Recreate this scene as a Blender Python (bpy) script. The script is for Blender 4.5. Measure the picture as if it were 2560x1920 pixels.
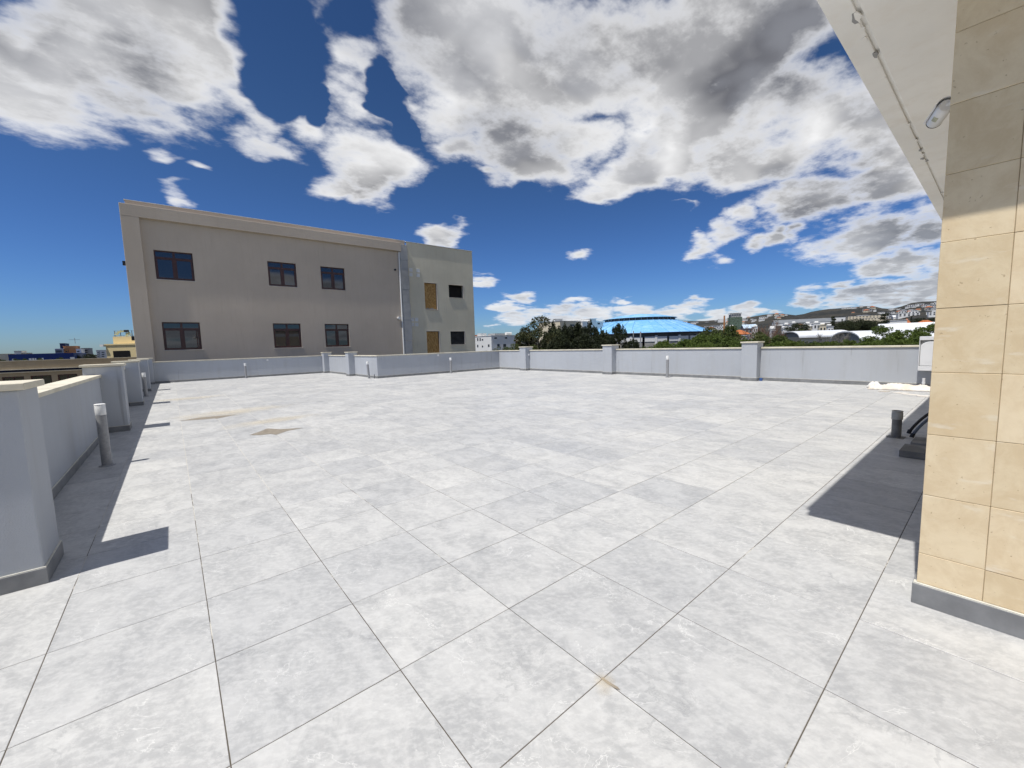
import bpy, bmesh, math, random
from mathutils import Vector, Matrix, noise as mnoise

R = math.radians
scene = bpy.context.scene
for o in list(bpy.data.objects):
    bpy.data.objects.remove(o, do_unlink=True)
col = scene.collection
random.seed(7)

# ---------------------------------------------------------------- camera
FPX = 1019.02
CAM = Vector((0.56284, -3.96896, 1.36699))
YAW, PITCH, ROLL = R(39.70357), R(-5.57315), R(-1.70184)
_f = Vector((math.sin(YAW) * math.cos(PITCH), math.cos(YAW) * math.cos(PITCH), math.sin(PITCH)))
_r = Vector((math.cos(YAW), -math.sin(YAW), 0))
_u = _r.cross(_f)
RIGHT = math.cos(ROLL) * _r + math.sin(ROLL) * _u
UP = -math.sin(ROLL) * _r + math.cos(ROLL) * _u
FWD = _f
cam_data = bpy.data.cameras.new('camera')
cam_data.sensor_width = 36
cam_data.lens = 36 * FPX / 2560
cam_data.clip_start = 0.05
cam_data.clip_end = 20000
cam = bpy.data.objects.new('camera', cam_data)
col.objects.link(cam)
m = Matrix((RIGHT, UP, -FWD)).transposed().to_4x4()
m.translation = CAM
cam.matrix_world = m
scene.camera = cam

def ray(px, py):
    """direction of a photograph pixel (2560 x 1920)"""
    return RIGHT * ((px - 1280) / FPX) - UP * ((py - 960) / FPX) + FWD

def at(px, py, dist):
    """the point seen at a pixel, at a horizontal distance from the camera"""
    d = ray(px, py)
    return CAM + d * (dist / math.hypot(d.x, d.y))

# ---------------------------------------------------------------- light
SUN_EL, SUN_AZ = R(66), R(6)
to_sun = Vector((-math.cos(SUN_AZ) * math.cos(SUN_EL), -math.sin(SUN_AZ) * math.cos(SUN_EL), math.sin(SUN_EL)))
sun_data = bpy.data.lights.new('sun', 'SUN')
sun_data.energy = 4.9
sun_data.angle = R(0.53)
sun_data.color = (1.0, 0.965, 0.91)
sun = bpy.data.objects.new('sun', sun_data)
col.objects.link(sun)
sun.location = (-30, -5, 60)
sun.rotation_euler = (-to_sun).to_track_quat('-Z', 'Y').to_euler()

world = bpy.data.worlds.new('World')
scene.world = world
world.use_nodes = True

class NT:
    """small helper round a node tree"""
    def __init__(s, tree):
        s.t = tree
    def n(s, kind, **kw):
        nd = s.t.nodes.new('ShaderNode' + kind)
        for k, v in kw.items():
            setattr(nd, k, v)
        return nd
    def put(s, sock, v):
        if isinstance(v, bpy.types.NodeSocket):
            s.t.links.new(v, sock)
        elif v is not None:
            if hasattr(sock.default_value, '__len__') and not hasattr(v, '__len__'):
                sock.default_value = (v,) * len(sock.default_value)
            elif hasattr(sock.default_value, '__len__') and len(sock.default_value) == 4 and len(v) == 3:
                sock.default_value = (*v, 1)
            else:
                sock.default_value = v
    def math(s, op, a, b=None, c=None, clamp=False):
        nd = s.n('Math', operation=op, use_clamp=clamp)
        for i, v in enumerate((a, b, c)):
            if v is not None:
                s.put(nd.inputs[i], v)
        return nd.outputs[0]
    def vec(s, op, a, b=None, c=None):
        nd = s.n('VectorMath', operation=op)
        s.put(nd.inputs[0], a)
        if b is not None:
            s.put(nd.inputs['Scale'] if op == 'SCALE' else nd.inputs[1], b)
        if c is not None:
            s.put(nd.inputs[2], c)
        return nd.outputs['Value'] if op in ('LENGTH', 'DOT_PRODUCT', 'DISTANCE') else nd.outputs[0]
    def noise(s, v, scale, detail=4, rough=0.55, dist=0, out='Fac', lac=2.0):
        nd = s.n('TexNoise')
        if v is not None:
            s.put(nd.inputs['Vector'], v)
        for k, x in (('Scale', scale), ('Detail', detail), ('Roughness', rough), ('Distortion', dist), ('Lacunarity', lac)):
            s.put(nd.inputs[k], x)
        return nd.outputs[out]
    def ramp(s, v, a, b, lo=0.0, hi=1.0, smooth=True):
        nd = s.n('MapRange')
        nd.interpolation_type = 'SMOOTHSTEP' if smooth else 'LINEAR'
        nd.clamp = True
        for k, x in (('Value', v), ('From Min', a), ('From Max', b), ('To Min', lo), ('To Max', hi)):
            s.put(nd.inputs[k], x)
        return nd.outputs[0]
    def mix(s, f, a, b, mode='MIX'):
        nd = s.n('Mix', data_type='RGBA', blend_type=mode)
        s.put(nd.inputs[0], f)
        s.put(nd.inputs[6], a)
        s.put(nd.inputs[7], b)
        return nd.outputs[2]

def build_world():
    t = NT(world.node_tree)
    for nd in list(world.node_tree.nodes):
        world.node_tree.nodes.remove(nd)
    out = t.n('OutputWorld')
    sky = t.n('TexSky')
    sky.sky_type = 'NISHITA'
    sky.sun_disc = False
    sky.sun_elevation = SUN_EL
    sky.sun_rotation = math.atan2(to_sun.x, to_sun.y)
    sky.altitude = 0
    sky.air_density = 1.0
    sky.dust_density = 0.25
    sky.ozone_density = 4.0
    deep = t.n('Gamma')
    t.put(deep.inputs[0], t.vec('SCALE', sky.outputs[0], 0.1))
    deep.inputs[1].default_value = 1.45
    hs = t.n('HueSaturation')
    hs.inputs['Saturation'].default_value = 1.04
    hs.inputs['Value'].default_value = 11.0
    t.put(hs.inputs['Color'], deep.outputs[0])
    d = t.n('TexCoord').outputs['Generated']
    sep = t.n('SeparateXYZ')
    t.put(sep.inputs[0], d)
    # clear, dust-free air: the horizon stays blue
    tint = t.mix(t.ramp(sep.outputs[2], 0.0, 0.42, smooth=False), (0.50, 0.70, 1.12), (0.95, 0.97, 0.97))
    bg = t.n('Background')
    t.put(bg.inputs[0], t.mix(1.0, hs.outputs[0], tint, 'MULTIPLY'))
    bg.inputs[1].default_value = 0.1

    zz = t.math('ADD', t.math('MAXIMUM', sep.outputs[2], 0.0), 0.16)
    comb = t.n('CombineXYZ')
    for i in range(3):
        t.put(comb.inputs[i], zz)
    q = t.vec('DIVIDE', d, comb.outputs[0])
    q = t.vec('MULTIPLY', q, (1, 1, 1.6))
    q = t.vec('ADD', t.vec('MULTIPLY', q, (0.85, 1.0, 1.0)), (3.7, 1.9, 0.4))
    # the shapes of the clouds are bent by turbulence before they are measured
    w1 = t.noise(q, 2.6, 4, 0.55, out='Color')
    dw = t.vec('ADD', d, t.vec('MULTIPLY', t.vec('SUBTRACT', w1, (0.5, 0.5, 0.5)), t.vec('SCALE', (0.30, 0.30, 0.22), zz)))
    # cloud banks: pixel centre, half width, half height (photo pixels), turn in degrees, weight
    B = [
        (330, 130, 330, 170, 12, 1.0), (70, 215, 230, 120, 14, 1.0), (470, 50, 240, 130, 20, 1.0), (390, 240, 180, 70, 12, .95),
        (-120, 100, 260, 160, 0, 1.0), (585, 180, 40, 28, 30, .6), (620, 300, 120, 44, 28, .62), (695, 368, 62, 46, 0, .8),
        (770, 335, 75, 55, 20, .62), (915, 392, 150, 78, 18, .95), (870, 460, 125, 46, 4, .85), (915, 260, 80, 50, 0, .45),
        (885, 150, 85, 60, 0, .55), (760, 10, 110, 40, 20, .35), (1010, 235, 34, 44, 0, .5),
        (1270, 140, 380, 215, 0, 1.0), (1120, 40, 200, 130, 0, 1.0), (1330, 325, 220, 95, 0, .9), (1135, 350, 60, 45, 0, .6),
        (1530, 130, 200, 190, 0, 1.0), (1700, 290, 260, 160, -20, 1.0), (1800, 110, 380, 190, -15, 1.0), (1640, 420, 120, 55, 0, .85), (1470, 350, 160, 80, 0, .9), (1960, 330, 270, 130, -28, 1.0),
        (2120, 470, 260, 90, -12, .85), (2280, 570, 300, 80, -8, .8), (2330, 300, 320, 170, -30, 1.0), (1530, 470, 66, 26, 0, .75),
        (1800, 580, 130, 26, -28, .7), (1930, 595, 95, 22, -18, .6), (1975, 510, 140, 36, -14, .5), (1215, 405, 34, 22, 0, .55),
        (1680, 525, 30, 14, 0, .5), (1670, 640, 34, 11, 0, .6), (1790, 640, 50, 12, -6, .55), (2270, 660, 190, 44, -6, .72),
        (450, 497, 62, 19, 4, .8), (1108, 575, 52, 21, 0, .85), (395, 405, 46, 12, 20, .5), (480, 425, 46, 9, 12, .45), (1440, 633, 34, 11, 10, .5),
        (1200, 708, 32, 22, 0, .85), (1302, 745, 34, 17, 0, .9), (1260, 770, 46, 13, 0, .85), (1300, 795, 70, 15, 0, .8), (1230, 808, 24, 7, 0, .6),
        (1350, 778, 50, 14, 0, .7), (1400, 778, 50, 16, 0, .8), (1437, 753, 38, 11, 0, .85), (1475, 782, 60, 22, 0, .9), (1420, 800, 90, 15, 0, .7),
        (1570, 750, 32, 10, 0, .8), (1590, 775, 80, 20, 0, .9), (1690, 778, 75, 18, 0, .9), (1735, 758, 36, 13, 0, .85), (1800, 790, 46, 12, 0, .75),
        (1865, 778, 42, 15, 0, .9), (1830, 790, 60, 9, 0, .7), (1920, 783, 24, 6, 0, .6), (2110, 716, 40, 13, 0, .8), (2120, 745, 200, 22, -3, .85),
        (2280, 728, 190, 40, -5, .95), (2000, 755, 60, 10, 0, .7), (2100, 770, 90, 8, 0, .6), (2420, 700, 200, 80, 0, .95),
    ]
    fine = t.noise(q, 3.1, 8, 0.60)
    body = t.noise(q, 2.1, 3, 0.5)
    body2 = t.noise(t.vec('ADD', q, tuple(to_sun * 0.16 + UP * 0.05)), 2.1, 3, 0.5)
    relief = t.ramp(t.math('ADD', t.math('SUBTRACT', body, body2), t.math('MULTIPLY_ADD', fine, 0.20, -0.10)), -0.13, 0.13)
    mid = body
    feather = t.noise(q, 11.0, 4, 0.65)
    front = t.vec('DOT_PRODUCT', d, tuple(FWD))

    # the shaded undersides: pixel centre and radius
    dark = None
    for (px, py, r_) in [(500, 30, 230), (350, 170, 110), (1000, 50, 190), (1280, 330, 230), (1400, 150, 200), (1560, 30, 330), (1780, 240, 240), (1980, 170, 280), (1190, 260, 150), (2130, 430, 260), (2290, 600, 240), (2250, 745, 240), (1640, 330, 90), (30, 30, 130), (2000, 520, 150), (900, 430, 60)]:
        c = ray(px, py).normalized()
        rad = (ray(px, py - r_).normalized() - c).length + (ray(px + r_, py).normalized() - c).length
        v = t.math('MULTIPLY_ADD', t.vec('DISTANCE', dw, tuple(c)), -2.0 / rad, 1.0)
        dark = v if dark is None else t.math('MAXIMUM', dark, v)
    # thin places where the sun comes through
    for (px, py, r_) in [(1235, 110, 110), (1660, 410, 90), (1600, 330, 50), (230, 190, 120), (70, 130, 80), (910, 390, 80), (1900, 270, 80), (2050, 330, 90), (1130, 230, 70)]:
        c = ray(px, py).normalized()
        rad = (ray(px, py - r_).normalized() - c).length + (ray(px + r_, py).normalized() - c).length
        v = t.math('MULTIPLY_ADD', t.vec('DISTANCE', dw, tuple(c)), 2.6 / rad, -0.85)
        dark = t.math('MINIMUM', dark, v)
    dark = t.math('MAXIMUM', dark, t.math('MULTIPLY_ADD', t.ramp(front, 0.60, 0.42), 1.4, -1.0))

    def cloud(field):
        f_ = t.math('MINIMUM', field, 0.5)
        dens = t.math('ADD', t.math('MULTIPLY', f_, 1.5), t.math('ADD', t.math('MULTIPLY_ADD', fine, 2.2, -1.21), t.math('MULTIPLY_ADD', feather, 0.9, -0.45)))
        alpha = t.ramp(dens, -0.22, 0.62)
        alpha = t.math('MULTIPLY', alpha, t.ramp(sep.outputs[2], -0.01, 0.02))
        thick = t.ramp(dens, 0.10, 0.80)
        shade = t.math('ADD', t.math('MULTIPLY', t.math('MAXIMUM', dark, -0.7), 0.5), t.math('ADD', t.math('MULTIPLY_ADD', mid, 1.5, -0.70), t.math('MULTIPLY_ADD', fine, 0.9, -0.45)))
        shade = t.ramp(shade, -0.62, 0.60, smooth=False)
        grey = t.math('MULTIPLY', t.math('MULTIPLY', thick, shade), t.math('MULTIPLY_ADD', relief, -0.50, 1.25), clamp=True)
        colr = t.mix(grey, (1.04, 1.04, 1.045), (0.15, 0.154, 0.175))
        soft = t.math('MULTIPLY', t.math('MULTIPLY', t.ramp(relief, 0.62, 0.05), thick), 0.42)
        colr = t.mix(soft, colr, (0.36, 0.375, 0.42))
        low = t.ramp(sep.outputs[2], 0.02, 0.30, 0.30, 0.0)
        colr = t.mix(low, colr, (0.50, 0.58, 0.70))
        cb = t.n('Background')
        t.put(cb.inputs[0], colr)
        cb.inputs[1].default_value = 1.0
        mx = t.n('MixShader')
        t.put(mx.inputs[0], alpha)
        t.put(mx.inputs[1], bg.outputs[0])
        t.put(mx.inputs[2], cb.outputs[0])
        return mx.outputs[0]

    d_hi = t.vec('MULTIPLY', dw, (1, 1, 1.7))
    d_lo = t.vec('MULTIPLY', dw, (1, 1, 3.2))

    def banks():
        """every bank is a row of round puffs in a space that is squashed in height"""
        field = None
        for (px, py, rx, ry, turn, wt) in B:
            k, src = (1.7, d_hi) if ry > 60 or turn else (3.2, d_lo)
            n = max(1, min(3, round(rx / (ry * k)))) if ry > 20 else 1
            ca, sa = math.cos(R(turn)), math.sin(R(turn))
            for i in range(n):
                o = (i - (n - 1) / 2) * rx / n * 1.5 if n > 1 else 0
                c = ray(px + o * ca, py + o * sa).normalized()
                e_u = (ray(px + o * ca, py + o * sa - ry).normalized() - c).length
                e_r = (ray(px + o * ca + rx / n, py + o * sa).normalized() - c).length
                rad = math.sqrt(e_u * k * e_r) * (1.12 if ry > 60 else 1.22 if ry > 25 else 1.12)
                dist = t.vec('DISTANCE', src, (c.x, c.y, c.z * k))
                v = t.math('MULTIPLY_ADD', dist, -wt / rad, wt)
                field = v if field is None else t.math('MAXIMUM', field, v)
        # stretches of open blue between the banks
        for (px, py, r_) in [(690, 120, 150), (650, 210, 90), (1000, 290, 40), (975, 215, 60), (1330, 520, 80), (1120, 470, 90), (1640, 590, 90), (780, 240, 60)]:
            c = ray(px, py).normalized()
            rad = (ray(px, py - r_).normalized() - c).length / 2 + (ray(px + r_, py).normalized() - c).length / 2
            field = t.math('MINIMUM', field, t.math('MULTIPLY_ADD', t.vec('DISTANCE', dw, tuple(c)), 1.6 / rad, -1.5))
        return t.math('MAXIMUM', field, -2.0)

    def away_field(field):
        # unseen broken cloud outside the frame, its cover shaped for the ambient light
        rest = t.ramp(t.noise(q, 0.9, 2, 0.5), 0.37, 0.63, -1.0, 1.0, False)
        f = t.ramp(front, 0.60, 0.42)
        return t.math('MAXIMUM', t.math('ADD', field, t.math('MULTIPLY', f, -1.0)), t.math('ADD', rest, t.math('MULTIPLY_ADD', f, 3.0, -3.0)))
    t.put(out.inputs[0], cloud(away_field(banks())))

build_world()
world.cycles.sampling_method = 'MANUAL'
world.cycles.sample_map_resolution = 256

vs = scene.view_settings
vs.view_transform = 'Standard'
vs.look = 'None'
vs.exposure = 0.0
vs.gamma = 1.0
vs.use_curve_mapping = False
scene.cycles.adaptive_threshold = 0.02
scene.cycles.max_bounces = 6
scene.cycles.diffuse_bounces = 4
scene.cycles.transparent_max_bounces = 8

# ---------------------------------------------------------------- mesh helpers
class MB:
    """collects faces; build() links them as one mesh object"""
    def __init__(s):
        s.v, s.f, s.mi = [], [], []
        s.cur = 0
    def face(s, pts):
        i = len(s.v)
        s.v += [tuple(p) for p in pts]
        s.f.append(tuple(range(i, i + len(pts))))
        s.mi.append(s.cur)
        return s
    def add(s, vs, fs):
        i = len(s.v)
        s.v += [tuple(p) for p in vs]
        for f in fs:
            s.f.append(tuple(k + i for k in f))
            s.mi.append(s.cur)
        return s
    def box(s, x0, y0, z0, x1, y1, z1):
        vs = [(x0, y0, z0), (x1, y0, z0), (x1, y1, z0), (x0, y1, z0), (x0, y0, z1), (x1, y0, z1), (x1, y1, z1), (x0, y1, z1)]
        return s.add(vs, [(0, 3, 2, 1), (4, 5, 6, 7), (0, 1, 5, 4), (1, 2, 6, 5), (2, 3, 7, 6), (3, 0, 4, 7)])
    def prism(s, poly, z0, z1):
        n = len(poly)
        vs = [(x, y, z0) for x, y in poly] + [(x, y, z1) for x, y in poly]
        fs = [tuple(reversed(range(n))), tuple(range(n, 2 * n))] + [(i, (i + 1) % n, n + (i + 1) % n, n + i) for i in range(n)]
        return s.add(vs, fs)
    def lathe(s, prof, n=20, cx=0, cy=0):
        vs, fs = [], []
        for r, z in prof:
            for k in range(n):
                a = 2 * math.pi * k / n
                vs.append((cx + r * math.cos(a), cy + r * math.sin(a), z))
        for j in range(len(prof) - 1):
            for k in range(n):
                fs.append((j * n + k, j * n + (k + 1) % n, (j + 1) * n + (k + 1) % n, (j + 1) * n + k))
        fs.append(tuple(reversed(range(n))))
        fs.append(tuple(range((len(prof) - 1) * n, len(prof) * n)))
        return s.add(vs, fs)
    def tube(s, pts, rad, n=8, caps=True):
        pts = [Vector(p) for p in pts]
        rad = rad if hasattr(rad, '__len__') else [rad] * len(pts)
        vs, fs = [], []
        up = Vector((0.13, 0.27, 1)).normalized()
        for i, p in enumerate(pts):
            a = pts[max(i - 1, 0)]
            b = pts[min(i + 1, len(pts) - 1)]
            d = (b - a).normalized()
            x = d.cross(up)
            if x.length < 0.1:
                x = d.cross(Vector((1, 0.1, 0)))
            x.normalize()
            y = d.cross(x)
            for k in range(n):
                t = 2 * math.pi * k / n
                vs.append(p + (x * math.cos(t) + y * math.sin(t)) * rad[i])
        for j in range(len(pts) - 1):
            for k in range(n):
                fs.append((j * n + (k + 1) % n, j * n + k, (j + 1) * n + k, (j + 1) * n + (k + 1) % n))
        if caps:
            fs.append(tuple(range(n)))
            fs.append(tuple(reversed(range((len(pts) - 1) * n, len(pts) * n))))
        return s.add(vs, fs)
    def mesh(s, name, mats):
        me = bpy.data.meshes.new(name)
        me.from_pydata(s.v, [], s.f)
        for mt in (mats if isinstance(mats, (list, tuple)) else [mats]):
            me.materials.append(mt)
        if any(s.mi):
            me.polygons.foreach_set('material_index', s.mi)
        me.update()
        return me
    def build(s, name, mats, parent=None, loc=None, bevel=0, smooth=False, seg=2):
        me = s.mesh(name, mats)
        o = bpy.data.objects.new(name, me)
        col.objects.link(o)
        if parent:
            o.parent = parent
        if loc is not None:
            o.location = loc
        if smooth:
            me.polygons.foreach_set('use_smooth', [True] * len(me.polygons))
            me.set_sharp_from_angle(angle=R(40))
        if bevel:
            b = o.modifiers.new('bevel', 'BEVEL')
            b.width = bevel
            b.segments = seg
            b.limit_method = 'ANGLE'
            b.angle_limit = R(40)
        return o

def tag(o, label=None, cat=None, group=None, kind=None):
    if label: o['label'] = label
    if cat: o['category'] = cat
    if group: o['group'] = group
    if kind: o['kind'] = kind
    elif cat: o['kind'] = 'thing'
    return o

def empty(name, loc=(0, 0, 0), rz=0, label=None, cat=None, group=None):
    o = bpy.data.objects.new(name, None)
    col.objects.link(o)
    o.location = loc
    o.rotation_euler = (0, 0, rz)
    o.empty_display_size = 0.2
    return tag(o, label, cat, group)

def copy_tree(o, parent=None):
    c = o.copy()
    col.objects.link(c)
    c.parent = parent
    for ch in list(o.children):
        copy_tree(ch, c)
    return c

# ---------------------------------------------------------------- materials
def new_mat(name):
    mt = bpy.data.materials.new(name)
    mt.use_nodes = True
    t = NT(mt.node_tree)
    b = mt.node_tree.nodes['Principled BSDF']
    return mt, t, b

def setp(t, b, **kw):
    names = dict(color='Base Color', rough='Roughness', spec='Specular IOR Level', metal='Metallic', alpha='Alpha', normal='Normal', ior='IOR', trans='Transmission Weight', coat='Coat Weight')
    for k, v in kw.items():
        t.put(b.inputs[names[k]], v)

def bump(t, h, strength, dist=0.01):
    nd = t.n('Bump')
    nd.inputs['Strength'].default_value = strength
    nd.inputs['Distance'].default_value = dist
    t.put(nd.inputs['Height'], h)
    return nd.outputs[0]

def pos(t):
    return t.n('NewGeometry').outputs['Position']

def plain(name, c, c2=None, scale=2.0, rough=0.7, spec=0.3, bs=0.0, bscale=60, metal=0.0, detail=5, dist=0.004, obj=False):
    """a surface with a mottled colour and a fine relief"""
    mt, t, b = new_mat(name)
    p = t.n('TexCoord').outputs['Object'] if obj else pos(t)
    c2 = c2 or tuple(x * 0.82 for x in c)
    f = t.ramp(t.noise(p, scale, detail, 0.6), 0.32, 0.68)
    setp(t, b, color=t.mix(f, c, c2), rough=rough, spec=spec, metal=metal)
    if bs:
        setp(t, b, normal=bump(t, t.noise(p, bscale, 4, 0.6), bs, dist))
    return mt

def plaster(name, c, stain=0.12, relief=0.5, big=0.35, drip=0.0, streak=0.5):
    """painted render: fine sand relief, faint patches and run marks"""
    mt, t, b = new_mat(name)
    p = pos(t)
    f1 = t.ramp(t.noise(p, big, 4, 0.6), 0.3, 0.7)
    f2 = t.ramp(t.noise(t.vec('MULTIPLY', p, (3.0, 3.0, 0.35)), 1.6, 5, 0.65), 0.45, 0.75)
    dark = tuple(x * (1 - stain) for x in c)
    dirty = (c[0] * (1 - stain * 1.4), c[1] * (1 - stain * 1.7), c[2] * (1 - stain * 2.1))
    cc = t.mix(f1, c, dark)
    cc = t.mix(t.math('MULTIPLY', f2, streak), cc, dirty)
    if drip:
        f3 = t.math('MULTIPLY', t.ramp(t.noise(t.vec('MULTIPLY', p, (9, 9, .45)), 1.4, 5, .6), .60, .74), t.ramp(t.noise(p, .8, 3), .40, .62))
        cc = t.mix(t.math('MULTIPLY', f3, drip), cc, tuple(x * .55 for x in dirty))
        f4 = t.ramp(t.noise(p, 3.5, 6, .7), .60, .70)
        cc = t.mix(t.math('MULTIPLY', f4, drip * .5), cc, tuple(min(.8, x * 1.18) for x in c))
    h = t.math('ADD', t.noise(p, 130, 3, 0.6), t.math('MULTIPLY', t.noise(p, 5, 3, 0.5), 0.6))
    setp(t, b, color=cc, rough=0.85, spec=0.2, normal=bump(t, h, relief, 0.0035))
    return mt

def tile_mat(name, island=False):
    """grey porcelain with cloudy mottling and pale veins; every tile shows another cut of it"""
    mt, t, b = new_mat(name)
    g = t.n('NewGeometry')
    rnd = g.outputs['Random Per Island'] if island else t.n('ObjectInfo').outputs['Random']
    p = g.outputs['Position']
    off = t.n('CombineXYZ')
    t.put(off.inputs[0], t.math('MULTIPLY', rnd, 91.7))
    t.put(off.inputs[1], t.math('MULTIPLY', rnd, 57.3))
    t.put(off.inputs[2], t.math('MULTIPLY', rnd, 13.1))
    q = t.vec('ADD', p, off.outputs[0])
    qs = t.n('Mapping')
    t.put(qs.inputs['Vector'], q)
    qs.inputs['Rotation'].default_value = (0, 0, R(18))
    qs.inputs['Scale'].default_value = (1.0, 0.62, 1.0)
    s = qs.outputs[0]
    cloud = t.noise(s, 5.6, 9, 0.72, 0.5)
    grain = t.noise(t.vec('MULTIPLY', s, (1.0, 2.2, 1.0)), 26, 6, 0.70)
    v1 = t.math('ABSOLUTE', t.math('SUBTRACT', t.noise(t.vec('MULTIPLY', s, (1.0, 1.9, 1.0)), 2.9, 7, 0.60, 0.6), 0.5))
    vein = t.math('MULTIPLY', t.ramp(v1, 0.007, 0.0), t.ramp(t.noise(s, 3.1, 3), 0.42, 0.60))
    crack = t.math('MULTIPLY', t.ramp(v1, 0.022, 0.006), t.ramp(t.noise(s, 3.9, 3), 0.56, 0.66))
    base = t.mix(t.ramp(cloud, 0.36, 0.64), (0.368, 0.370, 0.368), (0.492, 0.491, 0.480))
    base = t.mix(t.math('MULTIPLY', t.ramp(grain, 0.42, 0.64), 0.42), base, (0.595, 0.593, 0.577))
    base = t.mix(t.math('MULTIPLY', vein, 0.55), base, (0.73, 0.725, 0.70))
    base = t.mix(t.math('MULTIPLY', crack, 0.38), base, (0.22, 0.225, 0.23))
    tint = t.mix(rnd, (0.90, 0.905, 0.915), (1.06, 1.055, 1.04))
    base = t.mix(1.0, base, tint, 'MULTIPLY')
    # dust and cement film left on the floor by the builders
    film = t.ramp(t.noise(p, 0.55, 4, 0.6), 0.48, 0.72)
    base = t.mix(t.math('MULTIPLY', film, 0.16), base, (0.60, 0.59, 0.56))
    rough = t.ramp(t.noise(p, 1.1, 4), 0.3, 0.7, 0.42, 0.62)
    setp(t, b, color=base, rough=rough, spec=0.4, normal=bump(t, t.noise(p, 90, 4, 0.6), 0.10, 0.002))
    return mt

def leaf_mat(name, c_a, c_b, c_c):
    mt, t, b = new_mat(name)
    g = t.n('NewGeometry')
    o = t.n('ObjectInfo')
    cc = t.mix(g.outputs['Random Per Island'], c_a, c_b)
    cc = t.mix(t.math('MULTIPLY', t.ramp(t.noise(g.outputs['Position'], 0.5, 2), 0.42, 0.66), 0.6), cc, c_c)
    cc = t.mix(1.0, cc, t.mix(o.outputs['Random'], (0.85, 0.85, 0.85), (1.12, 1.1, 1.0)), 'MULTIPLY')
    setp(t, b, color=cc, rough=0.6, spec=0.25)
    tr = t.n('BsdfTranslucent')
    t.put(tr.inputs[0], cc)
    mx = t.n('MixShader')
    mx.inputs[0].default_value = 0.22
    t.put(mx.inputs[1], b.outputs[0])
    t.put(mx.inputs[2], tr.outputs[0])
    t.put(mt.node_tree.nodes['Material Output'].inputs[0], mx.outputs[0])
    return mt

M = {}
M['tile'] = tile_mat('porcelain_tile')
M['tile_far'] = tile_mat('porcelain_tile_sheet', True)
def grout():
    mt, t, b = new_mat('grout')
    p = pos(t)
    sp = t.n('SeparateXYZ')
    t.put(sp.inputs[0], p)
    # joints near the stone building were left open; farther off they are smeared with cement
    far = t.ramp(sp.outputs[1], -2.2, 3.0)
    f = t.ramp(t.math('ADD', t.noise(p, 1.7, 8, 0.72), t.math('MULTIPLY_ADD', far, 0.22, -0.10)), 0.46, 0.54)
    cc = t.mix(f, (0.11, 0.095, 0.075), (0.60, 0.57, 0.50))
    setp(t, b, color=cc, rough=0.95, spec=0.1)
    return mt
M['grout'] = grout()
M['skirting'] = plain('skirting_tile', (0.235, 0.238, 0.24), (0.17, 0.173, 0.176), 5, 0.5, 0.4, 0.1, 80)
M['joint'] = plain('skirting_joint', (0.70, 0.68, 0.60), (0.55, 0.53, 0.46), 8, 0.9, 0.1)
M['paint'] = plaster('pale_blue_grey_paint', (0.437, 0.458, 0.488), 0.09, 0.55, 0.35, 0.45)
M['coping'] = plain('cream_coping_stone', (0.70, 0.655, 0.53), (0.58, 0.53, 0.42), 3, 0.75, 0.25, 0.25, 40)
M['render_brown'] = plaster('taupe_render', (0.555, 0.48, 0.40), 0.11, 0.5, 0.3, 0.25, 0.3)
M['render_green'] = plaster('grey_green_render', (0.665, 0.62, 0.50), 0.13, 0.7, 0.4, 0.3, 0.3)
M['concrete'] = plain('bare_concrete', (0.42, 0.42, 0.42), (0.30, 0.302, 0.305), 0.9, 0.9, 0.15, 0.5, 18, dist=0.01)
M['white_metal'] = plain('white_powder_coat', (0.74, 0.745, 0.75), (0.66, 0.665, 0.67), 3, 0.4, 0.4)
M['white_paint'] = plaster('white_paint', (0.90, 0.895, 0.87), 0.10, 0.25, 0.9)
M['fascia'] = plaster('white_fascia_paint', (0.78, 0.77, 0.73), 0.06, 0.3, 0.9)
M['grey_metal'] = plain('grey_powder_coat', (0.31, 0.312, 0.318), (0.25, 0.252, 0.258), 30, 0.45, 0.4, 0.1, 200)
M['mahogany'] = plain('dark_red_brown_frame', (0.075, 0.024, 0.017), (0.045, 0.015, 0.012), 6, 0.35, 0.5)
M['sill'] = plain('pale_marble_sill', (0.60, 0.55, 0.49), (0.50, 0.45, 0.40), 4, 0.5, 0.3)
M['dark'] = plain('dark_interior', (0.012, 0.012, 0.013), (0.02, 0.018, 0.017), 1, 0.9, 0.1)
M['black_plastic'] = plain('black_plastic', (0.012, 0.012, 0.014), (0.02, 0.02, 0.022), 20, 0.4, 0.4)
M['lens_white'] = plain('opal_plastic', (0.80, 0.80, 0.78), (0.72, 0.72, 0.70), 20, 0.35, 0.4)
M['pvc_grey'] = plain('grey_pvc', (0.16, 0.165, 0.17), (0.11, 0.112, 0.115), 9, 0.5, 0.4)
M['pvc_light'] = plain('light_grey_pvc', (0.34, 0.345, 0.34), (0.27, 0.275, 0.27), 9, 0.5, 0.4)
M['hose_grey'] = plain('blue_grey_hose', (0.10, 0.13, 0.18), (0.08, 0.10, 0.14), 9, 0.5, 0.4)
M['block'] = plain('cast_concrete', (0.27, 0.265, 0.25), (0.18, 0.178, 0.17), 4, 0.95, 0.1, 0.6, 40, dist=0.006)
M['sack'] = plain('dusty_white_sacking', (0.80, 0.785, 0.755), (0.62, 0.53, 0.42), 1.3, 0.8, 0.2, 0.4, 30)

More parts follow.
